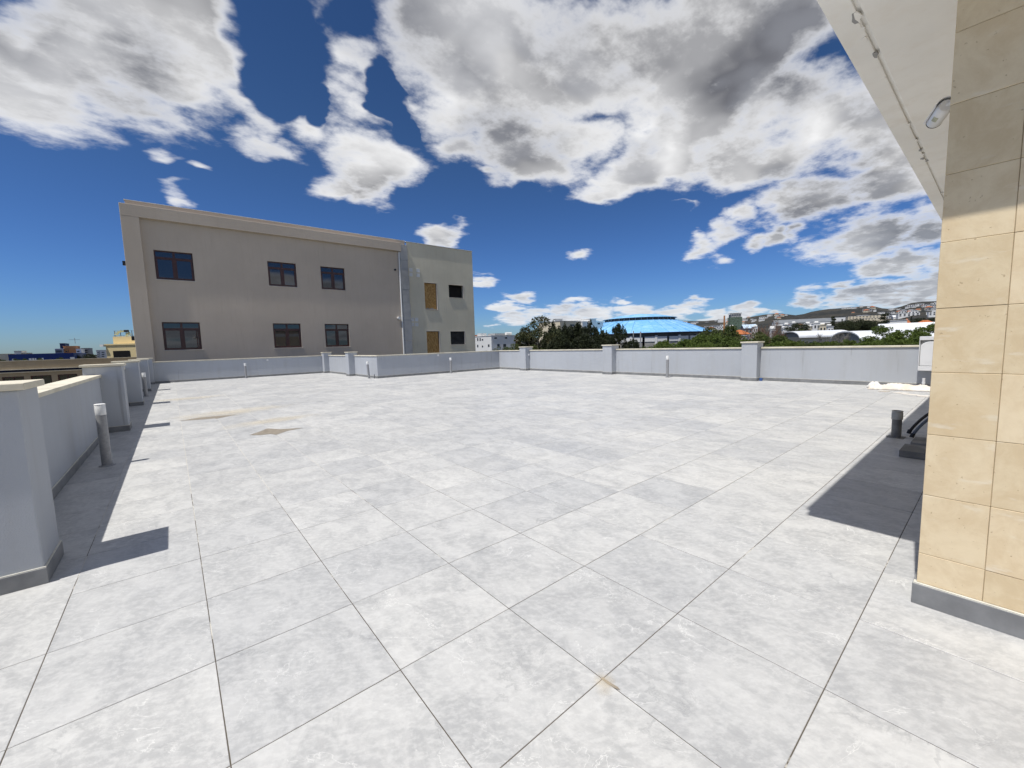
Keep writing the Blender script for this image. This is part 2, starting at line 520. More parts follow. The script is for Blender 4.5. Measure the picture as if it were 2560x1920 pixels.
def stone_mat():
    mt, t, b = new_mat('cream_limestone')
    g = t.n('NewGeometry')
    o = t.n('ObjectInfo')
    p = g.outputs['Position']
    rnd = o.outputs['Random']
    q = t.vec('ADD', p, t.vec('SCALE', (31.0, 17.0, 7.0), rnd))
    f = t.ramp(t.noise(q, 7, 8, 0.70, 0.4), 0.34, 0.66)
    cc = t.mix(f, (0.76, 0.635, 0.435), (0.67, 0.535, 0.345))
    warm = t.ramp(t.noise(t.vec('MULTIPLY', q, (1, 1, 0.6)), 2.2, 3, 0.5), 0.50, 0.75)
    cc = t.mix(t.math('MULTIPLY', warm, 0.45), cc, (0.66, 0.50, 0.30))
    pale = t.math('MULTIPLY', t.ramp(t.noise(t.vec('MULTIPLY', q, (2, 2, 7)), 2.6, 5, 0.6), 0.58, 0.72), 0.55)
    cc = t.mix(pale, cc, (0.80, 0.73, 0.60))
    cc = t.mix(1.0, cc, t.mix(rnd, (0.90, 0.89, 0.86), (1.04, 1.04, 1.05)), 'MULTIPLY')
    # small pits
    pit = t.ramp(t.noise(q, 55, 2, 0.5), 0.70, 0.76)
    cc = t.mix(t.math('MULTIPLY', pit, 0.5), cc, (0.30, 0.20, 0.11))
    h = t.math('SUBTRACT', t.noise(q, 35, 5, 0.6), t.math('MULTIPLY', pit, 0.6))
    setp(t, b, color=cc, rough=0.72, spec=0.25, normal=bump(t, h, 0.22, 0.004))
    return mt
M['stone'] = stone_mat()
M['stone_joint'] = plain('stone_joint_mortar', (.42, .33, .21), (.24, .18, .11), 5, .95, .1)

def osb_mat():
    mt, t, b = new_mat('chipboard')
    p = pos(t)
    v = t.n('TexVoronoi')
    t.put(v.inputs['Vector'], t.vec('MULTIPLY', p, (16, 1, 7)))
    v.inputs['Scale'].default_value = 1.0
    sp = t.n('SeparateColor')
    t.put(sp.inputs[0], v.outputs['Color'])
    cc = t.mix(sp.outputs[0], (0.30, 0.165, 0.055), (0.50, 0.31, 0.12))
    cc = t.mix(t.math('MULTIPLY', t.ramp(t.noise(p, 9, 4), 0.5, 0.75), 0.5), cc, (0.20, 0.105, 0.04))
    setp(t, b, color=cc, rough=0.7, spec=0.2)
    return mt
M['osb'] = osb_mat()

def glass_mat():
    mt, t, b = new_mat('window_glass')
    p = pos(t)
    wav = t.noise(p, 0.9, 2, 0.5)
    setp(t, b, color=(0.016, 0.019, 0.024), rough=0.03, ior=1.85, normal=bump(t, wav, 0.05, 0.02))
    return mt
M['glass'] = glass_mat()
M['far_glass'] = plain('far_window', (0.03, 0.035, 0.045), (0.05, 0.055, 0.065), 1, 0.25, 0.5)

# ---------------------------------------------------------------- the terrace
X0, X1, X2 = -0.438, 7.70, 14.74          # inner faces of the parapets
Y0, Y1, Y2 = -9.0, 14.17, 21.85
T = 0.6
XL, YF = -3.6, -0.6                     # the terrace widens to the left in front of the first pillar
floor_poly = [(XL - .1, Y0), (X2 + .1, Y0), (X2 + .1, Y1 + .1), (X1 + .1, Y1 + .1), (X1 + .1, Y2 + .1), (X0 - .1, Y2 + .1), (X0 - .1, -.1), (XL - .1, -.1)]
terrace = MB().prism(floor_poly, -0.30, -0.0022).build('terrace_floor', M['grout'])
tag(terrace, kind='structure')

def rect_in(x0, x1, y0, y1):
    """clip a tile to the L-shaped floor"""
    out = []
    if y1 <= YF + 1e-6 and x1 <= X0 + .2:
        a = (max(x0, XL), min(x1, X2), max(y0, Y0), y1)
        return [a] if a[1] - a[0] > .02 and a[3] - a[2] > .02 else []
    a = (max(x0, X0), min(x1, X2), max(y0, Y0), min(y1, Y1))
    if a[1] - a[0] > .02 and a[3] - a[2] > .02:
        out.append(a)
    b = (max(x0, X0), min(x1, X1), max(y0, Y1), min(y1, Y2))
    if b[1] - b[0] > .02 and b[3] - b[2] > .02:
        if out and abs(out[-1][1] - b[1]) < 1e-6 and abs(out[-1][0] - b[0]) < 1e-6:
            o = out.pop()
            b = (b[0], b[1], o[2], b[3])
        out.append(b)
    return out

SX, SY = 3.375, -3.77                     # the stone-clad building stands inside this corner
tiles = []
gap = 0.0018
for i in range(-6, 26):
    for j in range(-15, 38):
        for (a, b, c, d) in rect_in(i * T, i * T + T, j * T, j * T + T):
            if a >= SX and d <= SY:
                continue
            tiles.append((a + gap, b - gap, c + gap, d - gap))

def screen_area(tl):
    a, b, c, d = tl
    ctr = Vector(((a + b) / 2, (c + d) / 2, 0)) - CAM
    z = ctr.dot(FWD)
    if z < 0.2:
        return 0
    x, y = ctr.dot(RIGHT) / z * FPX, ctr.dot(UP) / z * FPX
    if abs(x) > 1480 or abs(y) > 1250:
        return 0
    if a > SX - .3 and d < SY + .3:
        return 0
    return (b - a) * (d - c) * CAM.z / z ** 3

tiles.sort(key=screen_area, reverse=True)
whole = {}
def tile_mesh(w, d):
    k = (round(w, 4), round(d, 4))
    if k not in whole:
        mb = MB()
        e, h = 0.0013, 0.0013
        x, y = w / 2, d / 2
        lo = [(-x, -y, -0.008), (x, -y, -0.008), (x, y, -0.008), (-x, y, -0.008)]
        md = [(-x, -y, -h), (x, -y, -h), (x, y, -h), (-x, y, -h)]
        hi = [(-x + e, -y + e, 0), (x - e, -y + e, 0), (x - e, y - e, 0), (-x + e, y - e, 0)]
        mb.add(lo + md + hi, [(8, 9, 10, 11)] + [(k0, (k0 + 1) % 4, 4 + (k0 + 1) % 4, 4 + k0) for k0 in range(4)]
               + [(4 + k0, 4 + (k0 + 1) % 4, 8 + (k0 + 1) % 4, 8 + k0) for k0 in range(4)])
        whole[k] = mb
    return whole[k]
mesh_cache = {}
rt = random.Random(3)
for (a, b, c, d) in tiles[:300]:
    k = (round(b - a, 4), round(d - c, 4))
    if k not in mesh_cache:
        mesh_cache[k] = tile_mesh(b - a, d - c).mesh('tile', M['tile'])
    o = bpy.data.objects.new('tile', mesh_cache[k])
    col.objects.link(o)
    o.location = ((a + b) / 2, (c + d) / 2, rt.uniform(-.0004, .0004))
    o.rotation_euler = (rt.uniform(-.0012, .0012), rt.uniform(-.0012, .0012), rt.uniform(-.0008, .0008))
    o.parent = terrace
rest = MB()
for (a, b, c, d) in tiles[300:]:
    src = tile_mesh(b - a, d - c)
    tx, ty = rt.uniform(-.0012, .0012), rt.uniform(-.0012, .0012)
    rest.add([(x + (a + b) / 2, y + (c + d) / 2, z + x * tx + y * ty) for x, y, z in src.v], src.f)
tag(rest.build('tile_field', M['tile_far'], terrace), kind='stuff')

# ---- parapet walls: plastered core, stone coping with a drip, tile skirting
WZ, CZ = 1.0, 1.045
def parapet(p, q, out, label, cope=(0, 0), skirt=(0, 0), group='parapet walls round the terrace'):
    p, q, out = Vector((*p, 0)), Vector((*q, 0)), Vector((*out, 0))
    root = empty('parapet_wall', p, 0, label, 'wall', group)
    L = q - p
    n_ = L.normalized()
    def slab(z0, z1, i, o, e=(0, 0)):
        a, b = out * -i - n_ * e[0], L + out * -i + n_ * e[1]
        c, d = L + out * o + n_ * e[1], out * o - n_ * e[0]
        pts = [(v.x, v.y) for v in (a, b, c, d)]
        if (b - a).cross(d - a).z < 0:
            pts.reverse()
        return MB().prism(pts, z0, z1)
    slab(-0.25, WZ, 0, .20).build('wall_core', M['paint'], root, bevel=.006)
    n = max(1, round(L.length / 1.5))
    for k in range(n):
        s0, s1 = L * (k / n), L * ((k + 1) / n)
        if k == 0: s0 = s0 - n_ * cope[0]
        if k == n - 1: s1 = s1 + n_ * cope[1]
        u = L.normalized() * .0015
        a, b = s0 + u - out * .028, s1 - u - out * .028
        c, d = s1 - u + out * .228, s0 + u + out * .228
        pts = [(v.x, v.y) for v in (a, b, c, d)]
        if (b - a).cross(d - a).z < 0:
            pts.reverse()
        MB().prism(pts, WZ + .001, CZ).build('coping', M['coping'], root, bevel=.004)
    slab(0.0005, 0.098, .011, -.001, skirt).build('skirting', M['skirting'], root, bevel=.002)
    slab(0.098, 0.106, .008, -.001, skirt).build('skirting_joint', M['joint'], root)
    return root

def pillar(x0, x1, y0, y1, label, group='pillars of the parapet', top=1.185):
    root = empty('parapet_pillar', ((x0 + x1) / 2, (y0 + y1) / 2, 0), 0, label, 'pillar', group)
    w, d = (x1 - x0) / 2, (y1 - y0) / 2
    MB().box(-w, -d, -.2, w, d, top).build('shaft', M['paint'], root, bevel=.008)
    MB().box(-w - .03, -d - .03, top + .001, w + .03, d + .03, top + .042).build('cap', M['coping'], root, bevel=.005)
    MB().box(-w - .011, -d - .011, .0005, w + .011, d + .011, .098).build('skirting', M['skirting'], root, bevel=.002)
    MB().box(-w - .008, -d - .008, .098, w + .008, d + .008, .106).build('skirting_joint', M['joint'], root)
    return root

PI0, PO0 = -0.64, -0.138                  # outer and inner faces of the left pillars
left = [(-0.306, 0.136, ''), (6.21, 6.66, ''), (11.08, 11.53, ''), (16.66, 17.11, ''), (21.40, 21.86, '')]
ll = ['nearest big grey parapet pillar at the left edge of the picture',
      'grey parapet pillar just behind the nearest garden bollard', 'grey parapet pillar, third along the shaded left wall',
      'grey parapet pillar beyond the farther left bollard', 'shaded grey corner pillar at the far left end']
for (a, b, _), lb in zip(left, ll):
    pillar(PI0, PO0, a, b, lb)
wl = ['shaded parapet length beside the nearest left bollard', 'shaded parapet between third and second left pillars',
      'shaded parapet length beside the farther left bollard', 'farthest shaded parapet length by the left corner']
for k in range(4):
    parapet((X0, left[k][1]), (X0, left[k + 1][0]), (-1, 0), wl[k])
parapet((XL, -.27), (PI0, -.27), (0, 1), 'low parapet turning left from the nearest big pillar')
parapet((XL, Y0), (XL, -.30), (-1, 0), 'outer parapet left of the viewer')
parapet((PO0, Y2), (7.42, Y2), (0, 1), 'long far parapet below the taupe building, half in shade')
pillar(7.42, 7.87, 21.50, 21.96, 'narrow far pillar where the long far parapet turns')
parapet((X1, 21.50), (X1, 17.56), (1, 0), 'sunlit parapet length between two far pillars')
pillar(7.40, 7.85, 17.10, 17.56, 'sunlit pillar left of the protruding parapet corner')
parapet((X1, 17.10), (X1, Y1 + .202), (1, 0), 'short sunlit parapet beside the corner bollard', cope=(0, -.028), skirt=(0, .202))
parapet((X1, Y1), (X2 + .2, Y1), (0, 1), 'shaded parapet right of the protruding corner', cope=(.028, 0), skirt=(.011, 0))
pr = [(11.60, 12.06, 'sunlit pillar in front of the dark tree cluster'), (6.29, 6.75, 'sunlit pillar left of the blue domed arena front'),
      (0.87, 1.32, 'broad sunlit pillar right of the arena'), (-6.0, -5.55, 'right parapet pillar hidden behind the stone building')]
for a, b, lb in pr:
    pillar(14.44, 14.94, a, b, lb)
ys = [Y1, 12.06, 11.60, 6.75, 6.29, 1.32, .87, -5.55]
wr = ['short sunlit parapet at the far right corner', 'sunlit parapet below the dark tree cluster', 'sunlit parapet below the blue domed arena', 'longest sunlit parapet ending at the white cabinet']
for k in range(4):
    parapet((X2, ys[2 * k] - (.0 if k else .003)), (X2, ys[2 * k + 1]), (1, 0), wr[k], cope=(0 if k else -.027, 0), skirt=(0 if k else -.01, 0))
tb = MB().prism([(XL - .2, Y0), (X2 + .2, Y0), (X2 + .2, Y1 + .2), (X1 + .2, Y1 + .2), (X1 + .2, Y2 + .2), (PI0, Y2 + .2), (PI0, -.07), (XL - .2, -.07)], -9.5, -0.305).build('terrace_building', M['paint'])
tag(tb, 'grey lower storeys that carry the tiled terrace', 'building')

# ---- garden bollards
def make_bollard():
    root = empty('bollard_light')
    MB().lathe([(.078, 0), (.078, .006), (.07, .012), (.052, .014)], 28).build('base_plate', M['grey_metal'], root, smooth=True)
    MB().lathe([(.050, .010), (.050, .640), (.046, .644)], 28).build('post', M['grey_metal'], root, smooth=True)
    MB().lathe([(.050, .6445), (.0515, .648), (.0515, .764), (.049, .768)], 28).build('diffuser', M['lens_white'], root, smooth=True)
    MB().lathe([(.053, .7685), (.053, .779), (.045, .784)], 28).build('cap', M['lens_white'], root, smooth=True)
    for s in (-1, 1):
        MB().lathe([(.005, .012), (.005, .017)], 8, cx=.064 * s).build('bolt', M['white_metal'], root)
    return root
bol = make_bollard()
bs = [(-0.168, 3.154, 'nearest grey bollard light with white top in the left wall shade'),
      (-0.185, 14.19, 'farther grey bollard light between left pillars'),
      (3.50, 21.42, 'slim bollard light against the long far parapet'),
      (7.43, 14.52, 'leaning bollard light left of the protruding parapet corner'),
      (11.34, 13.80, 'bollard light against the shaded parapet right of the corner'),
      (14.33, 3.77, 'bollard light against the sunlit parapet below the arena')]
for k, (x, y, lb) in enumerate(bs):
    o = bol if k == 0 else copy_tree(bol)
    o.location = (x, y, 0)
    if k == 3:
        o.rotation_euler = (R(0), R(-3.0), 0)
    tag(o, lb, 'bollard', 'bollard lights round the terrace edge')

# ---------------------------------------------------------------- the stone-clad building at the right
FX, FY, SZ = 3.362, -3.757, 3.15
sb = empty('stone_clad_building', (FX, FY, 0), 0, 'cream stone clad building at the right edge with white overhanging roof', 'building')
def L_(x, y, z):
    return (x - FX, y - FY, z)
core = MB().box(.0042, -5.2, -.3, 10.2, -.0042, SZ + .9)
core.build('wall_core', M['stone_joint'], sb)
zs = [0.112, 0.265] + [0.265 + 0.3025 * k for k in range(1, 10)] + [SZ - .002]
yc = [0, -.218] + [-.218 - .6 * k for k in range(1, 9)]
rs = random.Random(11)
for k in range(len(zs) - 1):
    for j in range(len(yc) - 1):
        g = .0009
        pr_ = rs.uniform(-.0012, .0012)
        MB().box(pr_, yc[j + 1] + g, zs[k] + g, .0225, yc[j] - (g if j else 0), zs[k + 1] - g).build('stone_slab', M['stone'], sb, bevel=.0016, seg=1)
xc = [0.0235 + .6 * k for k in range(0, 17)] + [10.2]
for k in range(len(zs) - 1):
    for j in range(3):
        g = .0014
        MB().box(xc[j] + g, -.0225, zs[k] + g, xc[j + 1] - g, 0, zs[k + 1] - g).build('stone_slab', M['stone'], sb, bevel=.0016, seg=1)
mb = MB()
for k in range(len(zs) - 1):
    for j in range(3, len(xc) - 1):
        mb.box(xc[j] + g, -.0225, zs[k] + g, xc[j + 1] - g, 0, zs[k + 1] - g)
tag(mb.build('stone_cladding', M['stone'], sb), kind='stuff')
MB().box(-.0145, -5.2, .0005, .021, .0145, .104).build('skirting', M['skirting'], sb, bevel=.002)
MB().box(.0225, -.02, .0005, 10.2, .0145, .104).build('skirting', M['skirting'], sb, bevel=.002)
MB().box(-.011, -5.2, .104, .02, .011, .1115).build('skirting_joint', M['joint'], sb)
# roof slab: soffit with a drip groove cut 12 cm behind the edge
EX, EY = 2.80, -3.227
GY = EY - .118
GW = .022
mb = MB()
x0, x1 = EX - FX, 10.6
ye, yg0, yg1, yb = EY - FY, GY - FY, GY - GW - FY, -5.6
mb.box(x0, yg0, SZ, x1, ye, SZ + .30)
mb.box(x0 + .0, yb, SZ, x1, yg1, SZ + .30)
mb.box(x0 + .001, yg1 - .002, SZ + .014, x1 - .001, yg0 + .002, SZ + .298)
mb.build('roof_slab', M['white_paint'], sb, bevel=.004)
MB().box(x0 - .02, yb, SZ + .3005, x1 + .02, ye + .02, SZ + .36).build('roof_trim', M['fascia'], sb, bevel=.006)
# torn plaster along the groove
rc = random.Random(21)
for k in range(15):
    x = 3.5 + (7.2) * rc.random() ** 1.3 - FX
    L, w = rc.uniform(.03, .13), rc.uniform(.006, .022)
    n = 9
    yc_ = (yg0 if rc.random() < .75 else yg1) + rc.uniform(-.004, .02)
    pts = []
    for q_ in range(n):
        a = 2 * math.pi * q_ / n
        r_ = rc.uniform(.55, 1.15)
        pts.append((x + math.cos(a) * L / 2 * r_, yc_ + math.sin(a) * w * r_))
    MB().prism(pts, SZ - rc.uniform(.002, .006), SZ + .002).build('plaster_chip', M['concrete'] if rc.random() < .3 else M['white_paint'], sb)
# ---- bullet security camera on the side wall
cb_ = CAM + ray(2366, 263) * 2.42
cf_ = CAM + ray(2337, 303) * 2.60
ax = (cf_ - cb_)
Lc = ax.length
cc = empty('security_camera', cb_, 0, 'white bullet security camera under the roof overhang by the stone wall', 'camera')
cc.rotation_mode = 'QUATERNION'
cc.rotation_quaternion = ax.to_track_quat('Z', 'Y')
MB().lathe([(.030, 0), (.037, .012), (.039, .03), (.039, Lc), (.036, Lc + .004)], 28).build('body', M['white_metal'], cc, smooth=True)
MB().lathe([(.039, Lc + .0045), (.040, Lc + .008), (.036, Lc + .016), (.030, Lc + .017)], 28).build('front_ring', M['black_plastic'], cc, smooth=True)
MB().lathe([(.030, Lc + .0175), (.022, Lc + .019)], 24).build('lens', M['far_glass'], cc, smooth=True)
up_l = cc.rotation_quaternion.to_matrix().transposed() @ Vector((0, 0, 1))
au = math.atan2(up_l.y, up_l.x)
vs_, fs_ = [], []
for zc in (-.004, Lc + .035):
    for rr in (.044, .047):
        for k in range(15):
            a = au + R(-85 + 170 * k / 14)
            vs_.append((rr * math.cos(a), rr * math.sin(a), zc))
for k in range(14):
    fs_ += [(k + 1, k, 30 + k, 31 + k), (15 + k, 16 + k, 46 + k, 45 + k), (k, k + 1, 16 + k, 15 + k), (31 + k, 30 + k, 45 + k, 46 + k)]
fs_ += [(0, 15, 45, 30), (29, 14, 44, 59)]
MB().add(vs_, fs_).build('sun_shield', M['white_metal'], cc, smooth=True)
iv = cc.rotation_quaternion.to_matrix().transposed()
foot = iv @ (Vector((cb_.x + .03, FY + .0, cb_.z + .03)) - cb_)
MB().tube([(0, 0, .012), foot * .55 + Vector((0, 0, -.02)), foot], [.013, .013, .014], 12).build('bracket', M['white_metal'], cc, smooth=True)
fl_n = iv @ Vector((0, 1, 0))
MB().tube([foot, foot + fl_n * .012], [.034, .032], 20).build('wall_plate', M['white_metal'], cc, smooth=True)
lbl = iv @ Vector((0, 0, -1))
al = math.atan2(lbl.y, lbl.x)
vs_, fs_ = [], []
for zc in (Lc * .35, Lc * .62):
    for k in range(6):
        a = al + R(20 + 40 * k / 5)
        vs_.append((.0394 * math.cos(a), .0394 * math.sin(a), zc))
MB().add(vs_, [(k, k + 1, 7 + k, 6 + k) for k in range(5)]).build('sticker', plain('faded_sticker', (.46, .46, .34), (.32, .33, .25), 60, .6), cc)

# ---------------------------------------------------------------- loose things by the stone building
t_ = empty('pipe_stub', (7.79, -3.138, 0), 0, 'upright dark grey drain pipe with lighter collar beside the shadow edge', 'pipe')
MB().lathe([(.050, 0), (.050, .27)], 20).build('pipe', M['pvc_grey'], t_, smooth=True)
MB().lathe([(.046, .24), (.057, .241), (.057, .325), (.053, .33), (.053, .338), (.057, .34), (.057, .352), (.046, .356), (.044, .33)], 24).build('collar', M['pvc_light'], t_, smooth=True)
MB().prism([(-.09, -.08), (.085, -.09), (.10, .05), (.02, .10), (-.08, .085)], .0008, .006).build('mortar_patch', M['block'], t_)
b1 = MB().box(-.2, -.30, 0, .2, .30, .075).build('concrete_block', M['block'], None, (6.86, -3.60, .001), bevel=.006)
tag(b1, 'nearer flat concrete block lying on tiles in the shade', 'block', 'concrete blocks on the terrace')
b2 = MB().box(-.2, -.30, 0, .2, .30, .045).build('concrete_block', M['block'], None, (7.55, -3.62, .001), bevel=.006)
tag(b2, 'farther low concrete block below the black hoses', 'block', 'concrete blocks on the terrace')

def curve_pts(p0, p1, p2, p3, n=14):
    out = []
    for k in range(n + 1):
        s = k / n
        out.append(Vector(p0) * (1 - s) ** 3 + Vector(p1) * 3 * s * (1 - s) ** 2 + Vector(p2) * 3 * s * s * (1 - s) + Vector(p3) * s ** 3)
    return out
h1 = empty('hose', (8.05, -3.235, .0), 0, 'black hose curving down out of the wall to the tiles', 'hose', 'hoses from the side wall')
pts = curve_pts((0, 0, .045), (.06, -.06, .18), (.30, -.20, .42), (.62, -.53, .47))
MB().tube(pts, .017, 10).build('hose_line', M['black_plastic'], h1, smooth=True)
MB().tube([(-.006, .006, .02), (0, 0, .048), (.006, -.007, .07)], .023, 12).build('end_cap', M['black_plastic'], h1, smooth=True)
h2 = empty('hose', (7.80, -3.29, .0), 0, 'blue grey hose beside the black one, curving out of the wall', 'hose', 'hoses from the side wall')
pts = curve_pts((0, 0, .045), (.06, -.05, .17), (.28, -.16, .38), (.62, -.47, .43))
MB().tube(pts, .017, 10).build('hose_line', M['hose_grey'], h2, smooth=True)
MB().tube([(-.006, .006, .02), (0, 0, .048), (.006, -.007, .07)], .023, 12).build('end_cap', M['black_plastic'], h2, smooth=True)

cab = empty('wall_cabinet', (14.60, -2.92, .43), 0, 'white cabinet with arched door hung on the right parapet', 'cabinet')
MB().box(-.0, -.25, 0, .135, .25, .83).build('box', M['pvc_light'], cab, bevel=.012)
mb = MB()
for (a, b, c, d) in ((-.25, .25, 0, .11), (-.25, .25, .74, .83), (-.25, -.15, .11, .74), (.235, .25, .11, .74)):
    mb.box(-.045, a, c, -.0005, b, d)
mb.build('frame', M['white_metal'], cab, bevel=.006)
arch = [(-.14, .12), (.225, .12), (.225, .58)] + [(.0425 + .1825 * math.cos(R(a)), .58 + .13 * math.sin(R(a))) for a in range(10, 171, 16)] + [(-.14, .58)]
vs_ = [(-.030, y, z) for y, z in arch] + [(-.001, y, z) for y, z in arch]
n = len(arch)
MB().add(vs_, [tuple(range(n)), tuple(reversed(range(n, 2 * n)))] + [(i, n + i, n + (i + 1) % n, (i + 1) % n) for i in range(n)]).build('door', M['white_metal'], cab, bevel=.008)
MB().box(-.05, -.17, .55, -.03, -.155, .60).build('hinge', M['white_metal'], cab)
MB().box(-.05, -.17, .22, -.03, -.155, .27).build('hinge', M['white_metal'], cab)
wp = empty('pipe_stub', (14.55, -2.79, 0), 0, 'thin white pipe standing below the white cabinet', 'pipe')
MB().lathe([(.028, 0), (.028, .25)], 16).build('pipe', M['white_metal'], wp, smooth=True)
MB().lathe([(.031, .10), (.032, .104), (.032, .15), (.031, .154)], 16).build('coupling', M['white_metal'], wp, smooth=True)

def sack(name, cx, cy, lx, ly, h, rz, seed, mt):
    """a crumpled sheet: creased by ridged noise, edges ragged"""
    n, m_ = 70, 90
    vs, fs = [], []
    for i in range(n + 1):
        for j in range(m_ + 1):
            u, v = i / n * 2 - 1, j / m_ * 2 - 1
            a = math.atan2(v, u)
            rag = 1 + .22 * mnoise.noise(Vector((math.cos(a) * 2.2, math.sin(a) * 2.2, seed)))
            x, y = u * lx * rag + .10 * lx * math.sin(3.1 * v + seed), v * ly * rag
            rr = max(abs(u) ** 3, abs(v) ** 3)
            env = max(0, 1 - rr)
            w = Vector((x * 4.2, y * 4.2, seed * 3.1))
            rid = 1 - abs(mnoise.noise(w)) * 2
            rid2 = 1 - abs(mnoise.noise(w * 2.6 + Vector((5, 2, 1)))) * 2
            big = .55 + .6 * mnoise.noise(Vector((x * 1.9, y * 1.9, seed)))
            z = h * env ** .5 * max(.04, big * .62 + .32 * rid * env + .16 * rid2)
            vs.append((x, y, max(.003, z)))
    for i in range(n):
        for j in range(m_):
            a = i * (m_ + 1) + j
            fs.append((a, a + m_ + 1, a + m_ + 2, a + 1))
    o = MB().add(vs, fs).build(name, mt, None, (cx, cy, 0))
    o.data.polygons.foreach_set('use_smooth', [True] * len(o.data.polygons))
    o.rotation_euler = (0, 0, rz)
    so = o.modifiers.new('thick', 'SOLIDIFY')
    so.thickness = .003
    return o
tag(sack('crumpled_sacking', 13.95, -2.52, .20, .62, .19, R(6), 5, M['sack']), 'long crumpled dirty white sacking heaped below the white cabinet', 'sacking')
tag(sack('crumpled_sacking', 14.12, -1.95, .13, .13, .22, R(20), 9, M['sack']), 'bunched end of white sacking at the left of the heap', 'sacking')
pc = plain('torn_white_paper', (.72, .70, .66), (.58, .52, .44), 6, .8)
for k, (x, y, a, b, z) in enumerate([(13.2, -2.55, .10, .16, 12), (12.95, -2.75, .09, .20, -20), (13.35, -2.25, .07, .13, 30), (12.75, -2.98, .12, .14, 5)]):
    rr = random.Random(40 + k)
    pts = [(a * math.cos(R(q)) * rr.uniform(.7, 1.1), b * math.sin(R(q)) * rr.uniform(.7, 1.1)) for q in range(0, 360, 40)]
    o = MB().prism(pts, .001, .008 + .004 * k).build('paper_scrap', pc, None, (x, y, .001))
    o.rotation_euler = (0, 0, R(z))
    tag(o, ['torn white paper scrap in the sun before the sacking', 'long torn paper scrap nearest the roof shadow', 'small white paper scrap touching the sacking', 'paper scrap lying half in the roof shadow'][k], 'paper', 'paper scraps on the tiles')

# ---- sand and puddle marks on the tiles
def stain_mat(name, c, strength, scale, lo, hi, rough=.9, spec=.1):
    mt, t, b = new_mat(name)
    p = pos(t)
    tc = t.n('TexCoord').outputs['Object']
    r_ = t.vec('LENGTH', t.vec('MULTIPLY', tc, (1, 1, 0)))
    edge = t.ramp(t.math('ADD', r_, t.math('MULTIPLY_ADD', t.noise(p, scale, 5, .6), .9, -.45)), hi, lo)
    setp(t, b, color=c, rough=rough, spec=spec, alpha=t.math('MULTIPLY', edge, strength))
    return mt
sand_m = stain_mat('sand_film', (.68, .60, .45), .34, 2.2, .05, .62)
rust_m = stain_mat('rust_film', (.62, .52, .36), .30, 16, .0, .62)
def floor_at(px, py):
    d = ray(px, py)
    return CAM + d * (-CAM.z / d.z)
def sheet(name, x, y, rx, ry, rz, mt, z, label):
    o = MB().face([(-1, -1, 0), (1, -1, 0), (1, 1, 0), (-1, 1, 0)]).build(name, mt, None, (x, y, z))
    o.scale = (rx, ry, 1)
    o.rotation_euler = (0, 0, rz)
    return tag(o, label, 'stain', 'sand and puddle marks on the tiles')
sheet('sand_stain', 1.55, 7.35, 2.3, 1.15, R(8), sand_m, .0030, 'broad yellow sand film round the farther puddle')
sheet('sand_stain', 2.0, 5.2, 1.7, .75, R(14), sand_m, .0034, 'faint sand film beside the nearer puddle')
sheet('sand_stain', .9, 12.0, 2.0, .9, R(0), sand_m, .0030, 'thin sand film far down the left wall')
_rp = floor_at(1512, 1708)
sheet('rust_stain', _rp.x, _rp.y, .13, .09, R(50), rust_m, .0026, 'small rusty spot on a near tile corner')
mud = plain('wet_grout_mud', (.24, .205, .16), (.31, .27, .215), 12, .45, .4)
def puddle(pts, label):
    ps = [floor_at(*p) for p in pts]
    c = sum(ps, Vector()) / len(ps)
    q = [(p.x - c.x, p.y - c.y, 0) for p in ps]
    o = MB().face(q).build('puddle', mud, None, (c.x, c.y, .0024))
    if o.data.polygons[0].normal.z < 0:
        o.data.flip_normals()
    tag(o, label, 'puddle', 'sand and puddle marks on the tiles')
puddle([(449, 1052), (500, 1044), (545, 1040), (592, 1036), (560, 1043), (541, 1047), (536, 1046), (505, 1049)], 'thin dark muddy puddle, the farther of two')
puddle([(623, 1088), (650, 1079), (666, 1072), (668, 1071.5), (700, 1073), (758, 1070), (720, 1077), (690, 1087), (676, 1085), (650, 1088)], 'diamond shaped brown puddle, the nearer of two')
puddle([(1501, 1697), (1507, 1694), (1520, 1704), (1545, 1719), (1551, 1727), (1538, 1722), (1518, 1711)], 'small dark crack of dirt at a near tile corner')
# ---- small fittings
def socket(x, y, z, nx, ny, label):
    o = empty('wall_socket', (x, y, z), math.atan2(ny, nx), label, 'socket', 'white sockets on the parapet')
    MB().box(0, -.045, -.045, .022, .045, .045).build('plate', M['white_metal'], o, bevel=.006)
    MB().tube([(.022, 0, 0), (.034, 0, 0)], .03, 12).build('cover', M['white_metal'], o, smooth=True)
socket(14.66, 11.60, .80, 0, -1, 'small white round fitting on the pillar before the dark trees')
socket(10.85, 14.17, .93, 0, -1, 'tiny white fitting high on the shaded right hand parapet')
socket(4.60, 21.85, .90, 0, -1, 'tiny white fitting high on the long far parapet')
ps = empty('pipe_stub', (7.58, 14.27, 0), 0, 'short thin dark pipe beside the protruding parapet corner', 'pipe')
MB().lathe([(.018, 0), (.018, .16)], 10).build('pipe', M['pvc_grey'], ps, smooth=True)
MB().lathe([(.022, .15), (.023, .153), (.023, .185), (.02, .188)], 10).build('collar', M['pvc_light'], ps, smooth=True)
bt = empty('valve_box', (14.62, .80, 0), 0, 'tiny blue tap fitting at the foot of the broad pillar', 'tap')
MB().box(-.03, -.04, .001, .03, .04, .09).build('body', plain('blue_plastic', (.05, .12, .32), (.04, .09, .25), 9, .5), bt, bevel=.008)
MB().tube([(0, 0, .09), (0, 0, .13)], .014, 8).build('stem', M['pvc_light'], bt)

